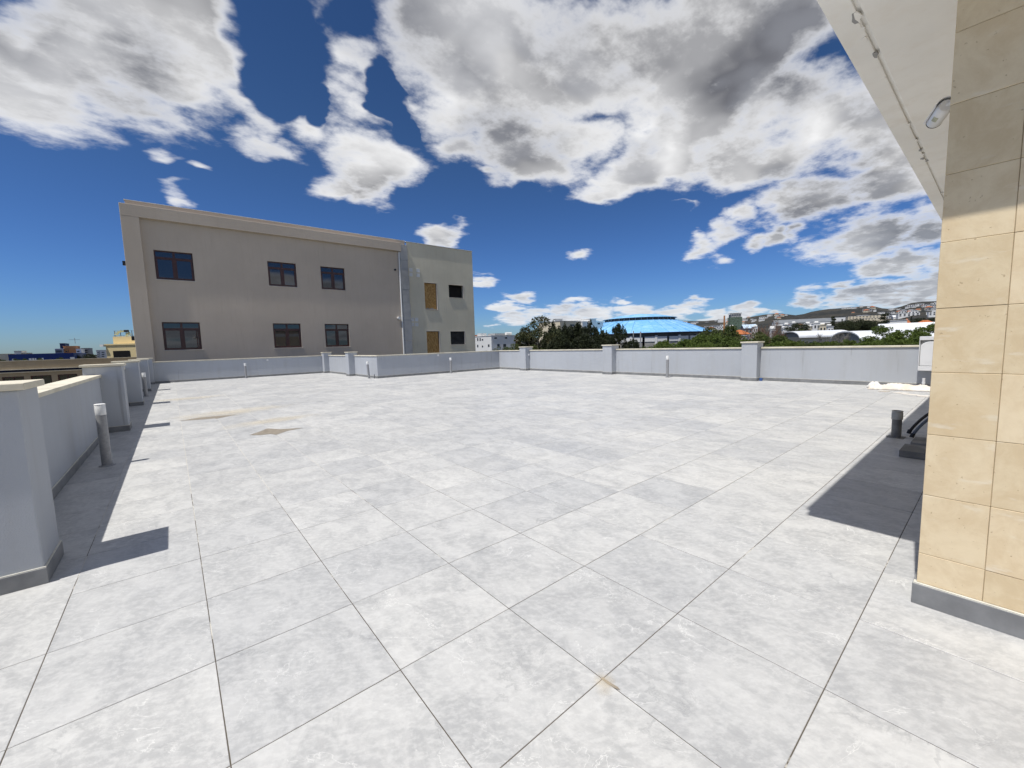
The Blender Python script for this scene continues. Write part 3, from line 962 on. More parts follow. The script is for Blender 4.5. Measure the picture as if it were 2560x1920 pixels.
# ---------------------------------------------------------------- the taupe building behind
YB = 25.0
_s = (YB - CAM.y) / (30 - CAM.y)
def bx(x): return CAM.x + (x - CAM.x) * _s
def bz(z): return CAM.z + (z - CAM.z) * _s
GZ = -9.5
BX0, BX1, BX2 = bx(-1.06), bx(16.62), bx(24.30)
tbld = empty('taupe_building', (BX0, YB, GZ), 0, 'large taupe rendered building with brown windows and boarded openings behind the far parapet', 'building')
def P(x, y, z):
    return (x - BX0, y - YB, z - GZ)
def holed(x0, x1, z0, z1, y, depth, holes):
    """front sheet of a wall with openings and their reveals"""
    xs = sorted({x0, x1, *[h[0] for h in holes], *[h[1] for h in holes]})
    zs_ = sorted({z0, z1, *[h[2] for h in holes], *[h[3] for h in holes]})
    mb = MB()
    for i in range(len(xs) - 1):
        for j in range(len(zs_) - 1):
            cx, cz = (xs[i] + xs[i + 1]) / 2, (zs_[j] + zs_[j + 1]) / 2
            if any(h[0] < cx < h[1] and h[2] < cz < h[3] for h in holes):
                continue
            mb.face([P(xs[i], y, zs_[j]), P(xs[i + 1], y, zs_[j]), P(xs[i + 1], y, zs_[j + 1]), P(xs[i], y, zs_[j + 1])])
    for (a, b, c, d) in holes:
        e = y + depth
        mb.face([P(a, y, c), P(a, y, d), P(a, e, d), P(a, e, c)])
        mb.face([P(b, y, d), P(b, y, c), P(b, e, c), P(b, e, d)])
        mb.face([P(a, y, d), P(b, y, d), P(b, e, d), P(a, e, d)])
        mb.face([P(b, y, c), P(a, y, c), P(a, e, c), P(b, e, c)])
    return mb
WY = YB + .185
W_ = [(.27, 2.19, 6.09, 7.88), (6.43, 8.29, 6.10, 7.84), (10.01, 11.82, 6.08, 7.82), (.28, 2.20, 1.64, 3.42), (6.44, 8.29, 1.60, 3.40), (10.01, 11.86, 1.58, 3.39)]
W_ = [(bx(a), bx(b), bz(c), bz(d)) for a, b, c, d in W_]
lowz = [(a, b, c - 3.79, d - 3.79) for a, b, c, d in W_[3:]]
holed(bx(-.24), BX1, GZ, bz(9.70), WY, .22, W_ + lowz).build('wall', M['render_brown'], tbld)
MB().box(*P(BX0, YB, GZ), *P(bx(-.22), WY + .3, bz(9.69))).build('pilaster', M['render_brown'], tbld, bevel=.015)
MB().box(*P(BX0, YB - .002, bz(9.692)), *P(bx(16.70), WY + .3, bz(10.41))).build('cornice', M['render_brown'], tbld, bevel=.015)
MB().box(*P(bx(-.80), YB + .35, bz(10.40)), *P(bx(17.25), YB + .6, bz(10.72))).build('roof_parapet', M['render_brown'], tbld, bevel=.01)
MB().box(*P(bx(-.84), YB + .32, bz(10.722)), *P(bx(17.25), YB + .64, bz(10.75))).build('roof_trim', M['white_metal'], tbld)
# body behind the front sheets
MB().box(*P(BX0 + .01, WY + .26, GZ), *P(BX2 - .2, YB + 14, bz(10.38))).build('building_body', M['dark'], tbld)
MB().box(*P(BX0, WY + .262, GZ), *P(BX0 + .009, YB + 14, bz(10.40))).build('side_wall', M['render_brown'], tbld)
def window(h, open_=False):
    a, b, c, d = h
    w, hh = b - a, d - c
    yw = WY + .10
    mb = MB()
    f = .065
    def bar(x0, z0, x1, z1, dy=0.0, th=.07):
        mb.box(*P(a + x0, yw - dy, c + z0), *P(a + x1, yw - dy + th, c + z1))
    tr = hh * .76
    bar(0, 0, f, hh); bar(w - f, 0, w, hh); bar(f, 0, w - f, f); bar(f, hh - f, w - f, hh)
    bar(w / 2 - .05, f, w / 2 + .05, hh - f, .002)
    bar(f, tr - .04, w / 2 - .05, tr + .04, -.002); bar(w / 2 + .05, tr - .04, w - f, tr + .04, -.002)
    for x0, x1 in ((f, w / 2 - .05), (w / 2 + .05, w - f)):     # sash frames of the lower lights
        bar(x0, f, x0 + .05, tr - .04, .008); bar(x1 - .05, f, x1, tr - .04, .008)
        bar(x0 + .05, f, x1 - .05, f + .05, .008); bar(x0 + .05, tr - .09, x1 - .05, tr - .04, .008)
    win = mb.build('window', M['mahogany'], tbld)
    for x0, x1, z0, z1 in ((f, w / 2 - .05, tr + .04, hh - f), (w / 2 + .05, w - f, tr + .04, hh - f), (f + .05, w / 2 - .10, f + .05, tr - .09), (w / 2 + .10, w - f - .05, f + .05, tr - .09)):
        MB().box(*P(a + x0, yw + .025, c + z0), *P(a + x1, yw + .033, c + z1)).build('pane', M['glass'], win)
    MB().box(*P(a - .05, WY - .03, c - .045), *P(b + .05, WY + .10, c - .001)).build('sill', M['sill'], win, bevel=.004)
    if open_:
        mb = MB()
        for x0, z0, x1, z1 in ((.62, .1, .665, tr - .1), (.82, .1, .865, tr - .1), (.665, .1, .82, .15), (.665, tr - .15, .82, tr - .1)):
            mb.box(*P(a + w * .5 + x0, yw - .05, c + z0), *P(a + w * .5 + x1, yw - .012, c + z1))
        mb.build('open_sash', M['mahogany'], win)
    return win
for k, h in enumerate(W_):
    window(h, k == 3)
for h in lowz:
    window(h)
# right-hand core with boarded and empty openings, behind a bare concrete pier
H2 = [(18.88, 20.15, 4.78, 7.21), (18.87, 20.2, -.2, 2.79), (21.46, 23.10, 6.01, 7.21), (21.44, 23.06, 1.51, 2.77)]
H2 = [(bx(a), bx(b), bz(c), bz(d)) for a, b, c, d in H2]
RY = YB + .20
holed(bx(17.30), BX2, GZ, bz(10.62), RY, .22, H2).build('core_wall', M['render_green'], tbld)
MB().box(*P(BX2 - .19, RY + .001, GZ), *P(BX2, YB + 14, bz(10.62))).build('core_side_wall', M['render_green'], tbld)
MB().box(*P(bx(17.26), RY - .05, bz(10.622)), *P(BX2 + .04, RY + .3, bz(10.66))).build('roof_trim', M['white_metal'], tbld)
rp = random.Random(4)
mb = MB()
zc = GZ
while zc < bz(10.30):
    z2 = min(zc + rp.uniform(.9, 1.6), bz(10.32))
    mb.box(*P(BX1 - rp.uniform(-.0, .04), YB + .06 + rp.uniform(-.004, .004), zc), *P(bx(17.33) + rp.uniform(-.03, .05), WY + .3, z2 - .006))
    zc = z2
mb.build('concrete_pier', M['concrete'], tbld, bevel=.012)
MB().tube([P(bx(16.53), YB + .12, bz(9.66)), P(bx(16.50), YB + .10, bz(5)), P(bx(16.47), YB + .10, GZ)], .055, 10).build('down_pipe', M['lens_white'], tbld, smooth=True)
def board(h, label, ragged):
    a, b, c, d = h
    n = 10
    poly = [(a + .01, c + .01), (b - .06, c + .01), (b - .06, d - .02), (a + .01, d - .02)]
    vs_ = [P(x, RY + .06, z) for x, z in poly] + [P(x, RY + .078, z) for x, z in poly]
    o = MB().add(vs_, [(0, 1, 2, 3), (7, 6, 5, 4), (0, 4, 5, 1), (1, 5, 6, 2), (2, 6, 7, 3), (3, 7, 4, 0)]).build('boarding', M['osb'], tbld)
    o['label'] = label
    if ragged:
        mb = MB()
        for k in range(7):
            x = a + .02 + k * (b - a - .1) / 7
            mb.box(*P(x, RY + .045, c + .0), *P(x + (b - a) / 7.4, RY + .059, c + rp.uniform(.06, .16)))
        mb.build('mortar_rubble', M['block'], o)
board(H2[0], 'chipboard closing the upper door opening', True)
board(H2[1], 'chipboard closing the lower door opening', False)
for h in H2:
    a, b, c, d = h
    mb = MB()
    e = .03
    mb.box(*P(b - .001, RY - .012, c), *P(b + e, RY + .10, d))
    mb.box(*P(a - e, RY - .014, d), *P(b + e, RY + .10, d + e))
    mb.build('trim', M['sill'], tbld)
    MB().box(*P(a - .05, RY - .045, c - .04), *P(b + .05, RY + .1, c - .001)).build('sill', M['sill'], tbld)
MB().face([P(H2[3][0] + .02, RY + .05, H2[3][2]), P(H2[3][1] - .02, RY + .05, H2[3][2]), P(H2[3][1] - .02, RY + .09, H2[3][3]), P(H2[3][0] + .02, RY + .09, H2[3][3])]).build('plastic_sheet', plain('black_sheeting', (.012, .012, .013), (.03, .03, .032), 3, .55, .2), tbld)
for (x, z) in ((17.62, 8.23), (18.33, 8.23), (17.60, 7.82), (18.30, 7.81), (17.51, 3.84), (17.93, 3.85), (17.50, 3.40), (17.92, 3.39)):
    mb = MB()
    X, Z = bx(x), bz(z)
    r_ = .135
    for k in (-1, 1):
        mb.box(*P(X + k * (r_ - .02) - .02, RY - .03, Z - r_), *P(X + k * (r_ - .02) + .02, RY, Z + r_))
        mb.box(*P(X - r_ + .04, RY - .03, Z + k * (r_ - .02) - .02), *P(X + r_ - .04, RY, Z + k * (r_ - .02) + .02))
    mb.box(*P(X - .018, RY - .028, Z - r_ + .04), *P(X + .018, RY, Z + r_ - .04))
    mb.box(*P(X - r_ + .041, RY - .008, Z - r_ + .041), *P(X + r_ - .041, RY + .0, Z + r_ - .041))
    mb.build('vent_cover', M['white_metal'], tbld)
MB().tube([P(bx(16.12), WY + .05, bz(8.1)), P(bx(16.12), WY - .06, bz(8.1))], .075, 14).build('pipe_end', M['black_plastic'], tbld, smooth=True)
dm = MB()
dm.tube([P(bx(16.20), WY + .02, bz(3.94)), P(bx(16.20), WY - .16, bz(3.94))], [.10, .11], 16)
dm.build('dome_camera', M['white_metal'], tbld, smooth=True)
for z in (6.91, 2.42):
    MB().box(*P(BX0 - .12, YB + .04, bz(z) - .12), *P(BX0 - .001, YB + .2, bz(z) + .10)).build('wall_lamp', M['black_plastic'], tbld, bevel=.01)

# ---------------------------------------------------------------- ground and hills
def lerp_tab(tab, x):
    if x <= tab[0][0]: return tab[0][1]
    for (a, b), (c, d) in zip(tab, tab[1:]):
        if x <= c:
            return b + (d - b) * (x - a) / (c - a)
    return tab[-1][1]
SKY = [(-400, 893), (0, 893), (400, 884), (900, 866), (1180, 856), (1290, 851), (1500, 822), (1640, 806), (1720, 803), (1760, 802.5), (1800, 799), (1856, 795.7), (1895, 788.8), (1926, 784), (1953, 783), (1975, 786),
       (1995, 788), (2015, 783), (2030, 779), (2060, 774), (2080, 772), (2118, 769), (2162, 765), (2195, 764), (2203, 770), (2212, 773), (2240, 771.5), (2260, 763), (2287, 754.5), (2345, 752), (2560, 742), (2800, 735)]
prof = []
for px, py in SKY:
    d = ray(px, py)
    prof.append((math.atan2(d.x, d.y), d.z / math.hypot(d.x, d.y)))
DR = 2600.0
rh = random.Random(2)
def ridge(a):
    a0, a1 = prof[0][0], prof[-1][0]
    if a < a0: return max(-.002, prof[0][1] - (a0 - a) * .02)
    if a > a1: return max(.01, prof[-1][1] - (a - a1) * .10)
    return lerp_tab(prof, a)
def terrain(x, y):
    dx, dy = x - CAM.x, y - CAM.y
    dd = math.hypot(dx, dy)
    a = math.atan2(dx, dy)
    zr = CAM.z + DR * ridge(a)
    s = min(1.25, max(0, (dd - 220) / (DR - 220)))
    if s <= 1:
        p = s ** 1.25
        z = GZ + (zr - GZ) * (p * .75 + .25 * p * p * (3 - 2 * p))
    else:
        z = GZ + (zr - GZ) * max(0, 1 - (s - 1) * 3.2)
    if s > .05:
        amp = min(1, s) * (1 - abs(min(1, s) - .5)) * 16 * (1 if s < .93 else .25) * min(1, max(0, (zr - GZ) / 60))
        z += amp * (mnoise.fractal(Vector((x / 420, y / 420, 3.1)), 1.0, 2.0, 4) - .1)
    return z
def hills():
    mb = MB()
    na, nd = 260, 46
    a0, a1 = R(-60), R(130)
    dists = [60 * (3600 / 60) ** (k / nd) for k in range(nd + 1)]
    vs_, fs_ = [], []
    for i in range(na + 1):
        a = a0 + (a1 - a0) * i / na
        for dd in dists:
            x, y = CAM.x + math.sin(a) * dd, CAM.y + math.cos(a) * dd
            vs_.append((x, y, terrain(x, y) + .03))
    for i in range(na):
        for j in range(nd):
            k = i * (nd + 1) + j
            fs_.append((k, k + 1, k + nd + 2, k + nd + 1))
    return mb.add(vs_, fs_)
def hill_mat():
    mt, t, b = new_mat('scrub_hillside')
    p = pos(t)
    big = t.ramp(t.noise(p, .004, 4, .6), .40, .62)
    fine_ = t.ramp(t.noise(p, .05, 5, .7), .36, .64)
    cc = t.mix(fine_, (.014, .020, .022), (.050, .048, .044))  # dark scrub, its colours lowered further to stand in for cloud shadow
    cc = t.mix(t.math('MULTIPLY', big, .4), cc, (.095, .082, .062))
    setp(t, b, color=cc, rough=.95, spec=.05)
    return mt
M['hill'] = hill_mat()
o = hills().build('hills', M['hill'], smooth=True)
tag(o, kind='structure')
M['ground'] = plain('dry_ground', (.17, .15, .11), (.09, .10, .055), .05, .95, .05, detail=8)
g = MB().face([(-9000, -9000, GZ), (9000, -9000, GZ), (9000, 9000, GZ), (-9000, 9000, GZ)]).build('ground', M['ground'])
tag(g, kind='structure')

# ---------------------------------------------------------------- buildings of the town
M['white_wall'] = plaster('white_house_wall', (.74, .735, .71), .08, .1, .12)
M['cream_wall'] = plaster('cream_house_wall', (.66, .585, .44), .08, .1, .12)
M['yellow_wall'] = plaster('yellow_house_wall', (.74, .60, .33), .05, .1, .12)
M['grey_wall'] = plaster('grey_house_wall', (.33, .335, .34), .10, .1, .12)
M['tan_wall'] = plaster('tan_house_wall', (.36, .30, .215), .14, .3, .5)
M['orange_wall'] = plaster('orange_house_wall', (.44, .215, .10), .10, .1, .12)
M['blue_panel'] = plain('navy_blue_panel', (.010, .030, .15), (.008, .024, .12), .3, .5, .3)
M['navy'] = plain('navy_band', (.006, .009, .035), (.004, .006, .025), .3, .5, .3)
M['roof_white'] = plain('white_sheet_roof', (.70, .71, .73), (.58, .60, .63), .2, .5, .3)
M['roof_grey'] = plain('grey_sheet_roof', (.20, .215, .225), (.16, .172, .185), .1, .5, .3)
M['roof_blue'] = plain('pale_blue_sheet_roof', (.50, .62, .72), (.42, .54, .66), .1, .5, .3)
M['terracotta'] = plain('terracotta_tiles', (.44, .155, .065), (.33, .11, .045), 1.2, .85, .1, .4, 3, dist=.05)
M['tank'] = plain('dark_blue_tank', (.02, .035, .10), (.015, .025, .07), .5, .5, .3)

def on_x(px, py, X):
    d = ray(px, py); return CAM + d * ((X - CAM.x) / d.x)
def on_y(px, py, Y):
    d = ray(px, py); return CAM + d * ((Y - CAM.y) / d.y)

def frame_at(PL, PC, PR, ytop, D, turn, depth):
    """near corner seen at PC; the right face runs to PR and recedes by `turn` degrees, the left face runs to PL"""
    c = at(PC, ytop, D)
    az = math.atan2(c.x - CAM.x, c.y - CAM.y)
    a1 = az + math.pi / 2 - R(turn)
    e1 = Vector((math.sin(a1), math.cos(a1), 0))
    e2 = Vector((-e1.y, e1.x, 0))
    def run(e, px):
        d = ray(px, ytop)
        # c + t e on the vertical plane through the ray
        n = Vector((d.y, -d.x, 0))
        k = e.dot(n)
        return (CAM - c).dot(n) / k
    L1 = run(e1, PR) if PR > PC else depth
    L2 = run(e2, PL) if PL < PC else depth
    return c, math.atan2(e1.y, e1.x), L1, L2

def block(name, label, cat, PL, PC, PR, ytop, D, wall, group=None, depth=None, zb=None, roof=None, wx=(), wy=(), parapet_=True):
    """box building square to the world; its near corner is seen at PC, its left face runs to PL, its right face to PR"""
    c = at(PC, ytop, D)
    dy = on_x(PL, ytop, c.x).y - c.y if PL < PC else (depth or 10)
    dx = on_y(PR, ytop, c.y).x - c.x if PR > PC else (depth or 10)
    if dy < .5:
        dy = depth or 10
    zb = terrain(c.x, c.y) - 1 if zb is None else zb
    root = empty(name, (c.x, c.y, zb), 0, label, cat, group)
    h = c.z - zb
    MB().box(0, 0, 0, dx, dy, h).build('walls', wall, root)
    if parapet_:
        MB().box(-.12, -.12, h + .002, dx + .12, dy + .12, h + .14).build('roof_edge', roof or wall, root)
    for (x0, y0, x1, y1) in wx:         # windows on the left (sunlit) face
        p, q = on_x(x0, y0, c.x), on_x(x1, y1, c.x)
        MB().box(-.05, q.y - c.y, q.z - zb, .02, p.y - c.y, p.z - zb).build('window', M['far_glass'], root)
    for (x0, y0, x1, y1) in wy:         # windows on the right face
        p, q = on_y(x0, y0, c.y), on_y(x1, y1, c.y)
        MB().box(p.x - c.x, -.05, q.z - zb, q.x - c.x, .02, p.z - zb).build('window', M['far_glass'], root)
    root['_h'] = h; root['_dx'] = dx; root['_dy'] = dy
    return root

# the neighbour on the left: low tan parapet with a navy band over a row of windows
YN = 34.0
nb = empty('neighbour_building', (-30, YN, GZ), 0, 'low tan building with navy band under its roof parapet, left of the taupe building', 'building')
def N(x, y, z): return (x + 30, y - YN, z - GZ)
wn = []
x = -4.16
while x > -28:
    wn.append((x - .86, x)); x -= 1.12
mb = MB()
zt, zb_ = .31, -1.1
mb.box(*N(-30, YN, zt), *N(-1.2, YN + 12, .53))
mb.box(*N(-30, YN, GZ), *N(-1.2, YN + 12, zb_))
prev = -30
for a, b in reversed(wn):
    mb.box(*N(prev, YN, zb_ + .001), *N(a, YN + 12, zt - .001)); prev = b
mb.box(*N(prev, YN, zb_ + .001), *N(-1.2, YN + 12, zt - .001))
mb.build('walls', M['tan_wall'], nb)
MB().box(*N(-30, YN - .10, .532), *N(-1.2, YN + 12, .575)).build('ledge', M['coping'], nb)
MB().box(*N(-30, YN - .02, .577), *N(-1.2, YN + 12, .705)).build('navy_band', M['navy'], nb)
MB().box(*N(-30, YN - .12, .707), *N(-1.2, YN + 12, .745)).build('ledge', M['coping'], nb)
MB().box(*N(-30, YN + .03, .747), *N(-1.2, YN + .25, 1.235)).build('roof_parapet', M['tan_wall'], nb)
MB().box(*N(-30, YN + .0, 1.237), *N(-1.2, YN + .29, 1.262)).build('coping', M['coping'], nb)
for a, b in wn[:10]:
    mb = MB()
    for (x0, x1, z0, z1) in ((a, a + .06, zb_, zt), (b - .06, b, zb_, zt), (a + .06, b - .06, zt - .06, zt), ((a + b) / 2 - .03, (a + b) / 2 + .03, zb_, zt - .06), (a + .06, b - .06, zb_, zb_ + .06)):
        mb.box(*N(x0, YN + .08, z0), *N(x1, YN + .14, z1))
    w = mb.build('window', M['mahogany'], nb)
    MB().box(*N(a + .06, YN + .15, zb_ + .06), *N(b - .06, YN + .16, zt - .06)).build('pane', M['glass'], w)

# yellow building with a rooftop sign
c, rz_, W, D_ = frame_at(264, 264, 350, 863.5, 62, -38, 9)
zb_ = terrain(c.x, c.y)
yb_ = empty('yellow_building', (c.x, c.y, zb_), rz_, 'bright yellow building with a dark opening and a rooftop sign frame', 'building')
h = c.z - zb_
m_ = W / 86
MB().box(0, 0, 0, W, D_, h).build('walls', M['yellow_wall'], yb_)
MB().box(-.08, -.08, h + .002, W, D_, h + .14).build('roof_edge', M['yellow_wall'], yb_)
MB().box(W * .20, -.05, h - 3.2, W * .68, .02, h - .62).build('opening', M['dark'], yb_)
MB().box(-.35, -.3, h - .12, .0, 3, h + .10).build('ledge', M['white_wall'], yb_)
up_ = MB().box(.25, .7, h + .141, W, 8, h + .141 + .80).build('upper_storey', M['yellow_wall'], yb_)
zs_ = h + .141 + .80
sg = empty('roof_sign', tuple(yb_.location + Matrix.Rotation(rz_, 3, 'Z') @ Vector((0, 0.9, zs_))), rz_, 'weathered rooftop sign with pale gear emblem on a thin frame', 'sign')
mb = MB()
mb.box(.2, 0, .12, W * .95, .05, .17); mb.box(.2, 0, 1.0, W * .95, .04, 1.03)
for k in range(6):
    x = .3 + k * W * .17
    mb.box(x, 0, 0, x + .05, .05, 1.03)
    mb.box(x, .0, .0, x + .04, .8, .04)
mb.build('frame', M['roof_grey'], sg)
sg.scale = (1, 1, .62)
gm = plain('faded_yellow_letter', (.62, .58, .27), (.45, .47, .32), 2, .7)
gp = plain('pale_letter', (.52, .58, .50), (.42, .50, .47), 2, .7)
poly = []
mb = MB()
cx, cz, n = 1.15, .30, 15
for k in range(n):
    a0, a1 = math.pi * (k / n), math.pi * ((k + 1) / n)
    ro = .85 if k % 2 == 0 else .68
    q = [(cx + r_ * math.cos(a), cz + r_ * math.sin(a)) for r_, a in ((.45, a0), (ro, a0), (ro, a1), (.45, a1))]
    if 6 <= k or k <= 2:
        mb.add([(x, -.06, z) for x, z in q] + [(x, -.01, z) for x, z in q], [(0, 1, 2, 3), (7, 6, 5, 4), (0, 4, 5, 1), (1, 5, 6, 2), (2, 6, 7, 3), (3, 7, 4, 0)])
mb.build('gear_emblem', gm, sg)
MB().add([(x, y, z) for y in (-.08, -.02) for x, z in ((1.45, .55), (1.85, .62), (1.85, .5), (1.62, .2), (1.9, .2), (1.9, .08), (1.4, .08), (1.4, .18), (1.68, .5), (1.45, .45))],
         [tuple(range(10)), tuple(reversed(range(10, 20)))] + [(i, 10 + i, 10 + (i + 1) % 10, (i + 1) % 10) for i in range(10)]).build('numeral', gm, sg)
MB().box(1.35, -.15, .75, 1.85, -.05, 1.15).build('lamp_box', M['black_plastic'], sg, bevel=.08)
for k in range(5):
    x = 2.7 + k * .55
    mb = MB().box(x, -.05, .22, x + .10, -.01, .95)
    if k % 2: mb.box(x + .10, -.05, .55, x + .36, -.01, .63)
    mb.build('letter', gp, sg)

# far things on the left
bw = block('blue_warehouse', 'long navy blue warehouse front on the left horizon', 'warehouse', 18, 20, 184, 886, 230, M['blue_panel'], depth=30, parapet_=False)
for k, (a, b) in enumerate(((30, 36), (72, 79), (80, 86), (87, 91), (104, 109), (175, 187))):
    p, q = at(a, 898 - (a * .03), 224), at(b, 904 - (a * .03), 224)
    MB().box(p.x - bw.location.x, p.y - bw.location.y, q.z - bw.location.z - 1, q.x - bw.location.x, p.y - bw.location.y + .3, p.z - bw.location.z).build('white_lettering', M['white_wall'], bw)
block('roof_house', 'pale roof hut rising behind the navy warehouse', 'house', 32, 35, 52, 878, 300, M['white_wall'], roof=M['grey_wall'])
block('roof_house', 'long low pinkish roof line behind the navy warehouse', 'house', 50, 51, 67, 883, 300, M['cream_wall'])
block('town_house', 'cluttered pale houses at the left edge of the horizon', 'house', -30, -20, 18, 886, 260, M['cream_wall'])
ob = block('orange_building', 'orange brick coloured block with dark blue tank tower behind', 'building', 157, 158, 190, 866, 260, M['orange_wall'], wy=[(164, 877, 169, 880), (170, 875, 172, 881)])
block('grey_flats', 'grey flat with glazed balcony left of the orange block', 'building', 135, 137, 157, 872.5, 258, M['grey_wall'], roof=M['white_wall'], wy=[(138, 876, 155, 881)])
tk = block('tank_tower', 'dark blue water tank with aerial above the orange block', 'tank', 147, 149, 162, 859, 275, M['tank'])
MB().tube([(4.5, 3, tk['_h']), (4.5, 3, tk['_h'] + 2.6)], .10, 6).build('aerial', M['grey_wall'], tk)
MB().box(2.6, 2.95, tk['_h'] + 1.7, 6.2, 3.05, tk['_h'] + 1.82).build('aerial_arm', M['grey_wall'], tk)
block('grey_building', 'grey block with roof huts right of the orange block', 'building', 200, 202, 223, 871, 270, M['grey_wall'], wy=[(205, 875, 219, 877), (205, 880, 219, 882)])
block('white_shed', 'small white building with dark awning beside the orange block', 'house', 188, 190, 202, 873, 255, M['white_wall'], wy=[(192, 877, 199, 880)])
wf = block('white_flats', 'white apartment block with dark balconies left of the yellow building', 'flats', 231, 240, 263, 876, 250, M['white_wall'],
           wy=[(248, 877, 250, 899), (243, 881, 247, 883), (243, 886, 247, 888), (243, 891, 247, 893), (254, 880, 261, 882), (254, 885, 261, 887), (254, 890, 261, 892)])

# white house behind the far right corner
wh = block('white_house', 'white flat roofed house with small dark windows right of the taupe building', 'house', 1176, 1228, 1288, 839.5, 120, M['white_wall'],
           wx=[(1193, 845, 1196, 852), (1199, 845, 1202, 852), (1204.5, 847.5, 1208, 851), (1193, 862, 1196, 868), (1205, 864, 1208, 868), (1220, 861, 1224, 867)],
           wy=[(1236, 843.5, 1242, 847), (1262, 843, 1268, 846.5), (1243, 860, 1249, 866), (1258, 860, 1265, 867)])
h = wh['_h']
MB().box(2.5, 1.5, h + .15, 8.5, 5, h + .75).build('roof_store', M['grey_wall'], wh)
MB().tube([(6.4, 1.2, h + .62), (8.6, 1.2, h + .62)], .42, 12).build('water_tank', M['white_wall'], wh, smooth=True)
MB().box(-.0, 5, h + .15, 2.0, 7, h + .9).build('stair_head', M['white_wall'], wh)
mb = MB()
mb.box(.5, 9, h + .15, 2.5, 12, h + .55)
mb.build('roof_tiles', M['terracotta'], wh)
block('white_flats', 'white block partly hidden behind the dark trees', 'flats', 1384, 1387, 1406, 798, 135, M['white_wall'])
bb = block('beige_block', 'beige block with flat grey roof rising behind the dark trees', 'building', 1398, 1400, 1455, 803, 133, M['cream_wall'], roof=M['grey_wall'], wy=[(1425, 811, 1436, 815), (1440, 811, 1448, 815)])
block('white_flats', 'white block with stair tower between dark trees and arena', 'flats', 1454, 1456, 1508, 804, 140, M['white_wall'], wy=[(1494, 807, 1500, 811)])
block('stair_tower', 'small white stair tower behind a tree top left of the arena', 'tower', 1474, 1475, 1490, 797.5, 142, M['white_wall'])
for k, (a, b, y, lb, w) in enumerate([(1288, 1300, 845, 'tiny white house left of the eucalyptus', 'white_wall'), (1296, 1308, 849, 'tiny pale house at the foot of the eucalyptus', 'cream_wall'), (1283, 1303, 853, 'low terracotta roof left of the eucalyptus', 'terracotta')]):
    block('town_house', lb, 'house', a - 1, a, b, y, 240 - 20 * k, M[w])

# ---------------------------------------------------------------- the arena
AD = 160.0
ac = at(1598, 800, AD)
ar = empty('arena', (ac.x, ac.y, GZ), 0, 'round arena with pale blue two tier roof and concrete panel walls', 'arena')
fdir = Vector((ac.x - CAM.x, ac.y - CAM.y, 0)).normalized()
edge = at(1783, 829, AD)
Rr = abs((edge - ac).dot(Vector((fdir.y, -fdir.x, 0)))) * 1.0
ed2 = at(1692, 798, AD)
Rd = abs((ed2 - ac).dot(Vector((fdir.y, -fdir.x, 0))))
zE = at(1782, 829, AD).z - GZ
zD0 = at(1690, 801, AD).z - GZ
zD1 = at(1690, 793.5, AD).z - GZ
zT = at(1598, 785, AD).z - GZ
def sheet_roof():
    mt, t, b = new_mat('blue_sheet_roof')
    g_ = t.n('NewGeometry')
    p = g_.outputs['Position']
    o_ = t.n('ObjectInfo')
    f = t.ramp(t.noise(p, .35, 5, .65), .40, .66)
    cc = t.mix(f, (.17, .42, .70), (.28, .53, .78))
    cc = t.mix(t.math('MULTIPLY', o_.outputs['Random'], .35), cc, (.13, .34, .62))
    setp(t, b, color=cc, rough=.45, spec=.35)
    return mt
M['arena_roof'] = sheet_roof()
NP = 40
def ring_panel(prof_, gap_=.0):
    mb = MB()
    a0, a1 = -math.pi / NP + gap_, math.pi / NP - gap_
    for (r0, z0), (r1, z1) in zip(prof_, prof_[1:]):
        mb.face([(r0 * math.cos(a0), r0 * math.sin(a0), z0), (r0 * math.cos(a1), r0 * math.sin(a1), z0), (r1 * math.cos(a1), r1 * math.sin(a1), z1), (r1 * math.cos(a0), r1 * math.sin(a0), z1)])
    return mb
low_prof = [(Rr, zE), (Rr * .78, zE + (zD0 - zE) * .50), (Rd * .99, zD0 + .1)]
top_prof = [(Rd * 1.02, zD1), (Rd * .6, zD1 + (zT - zD1) * .62), (.6, zT)]
lp = ring_panel(low_prof).mesh('roof_panel', M['arena_roof'])
tp = ring_panel(top_prof).mesh('upper_roof_panel', M['arena_roof'])
rib = MB()
for (r0, z0), (r1, z1) in zip(low_prof, low_prof[1:]):
    rib.tube([(r0 + .1, 0, z0 + .06), (r1, 0, z1 + .06)], .07, 4)
ribm = rib.mesh('roof_rib', M['arena_roof'])
col_m = MB().box(Rr * .965, -.35, 0, Rr * .985, .35, zE - .9).mesh('wall_pier', M['white_wall'])
an = 2 * math.pi * Rr * .965 / NP / 2
pan_m = MB().box(Rr * .96, -an + .36, 0, Rr * .972, an - .36, zE - 2.8).mesh('wall_panel', plain('pebble_panel', (.36, .345, .31), (.27, .26, .235), .8, .95, .1, .5, 6, dist=.05))
bnd_m = MB().box(Rr * .96, -an + .36, zE - 2.799, Rr * .978, an - .36, zE - 1.25).mesh('wall_band', M['white_wall'])
gl_m = MB().box(Rr * .935, -an, zE - 1.4, Rr * .945, an, zE - .1).mesh('clerestory_pane', M['far_glass'])
ug_m = MB().box(Rd * .93, -math.pi * Rd * .93 / NP + .08, zD0 - .5, Rd * .94, math.pi * Rd * .93 / NP - .08, zD1).mesh('drum_pane', M['far_glass'])
uc_m = MB().box(Rd * .945, -.10, zD0 - .4, Rd * .96, .10, zD1).mesh('drum_mullion', M['grey_wall'])
ev_m = MB().tube([(Rr * math.cos(a), Rr * math.sin(a), zE - .05) for a in (-math.pi / NP, math.pi / NP)], .14, 5).mesh('eave_beam', M['tank'])
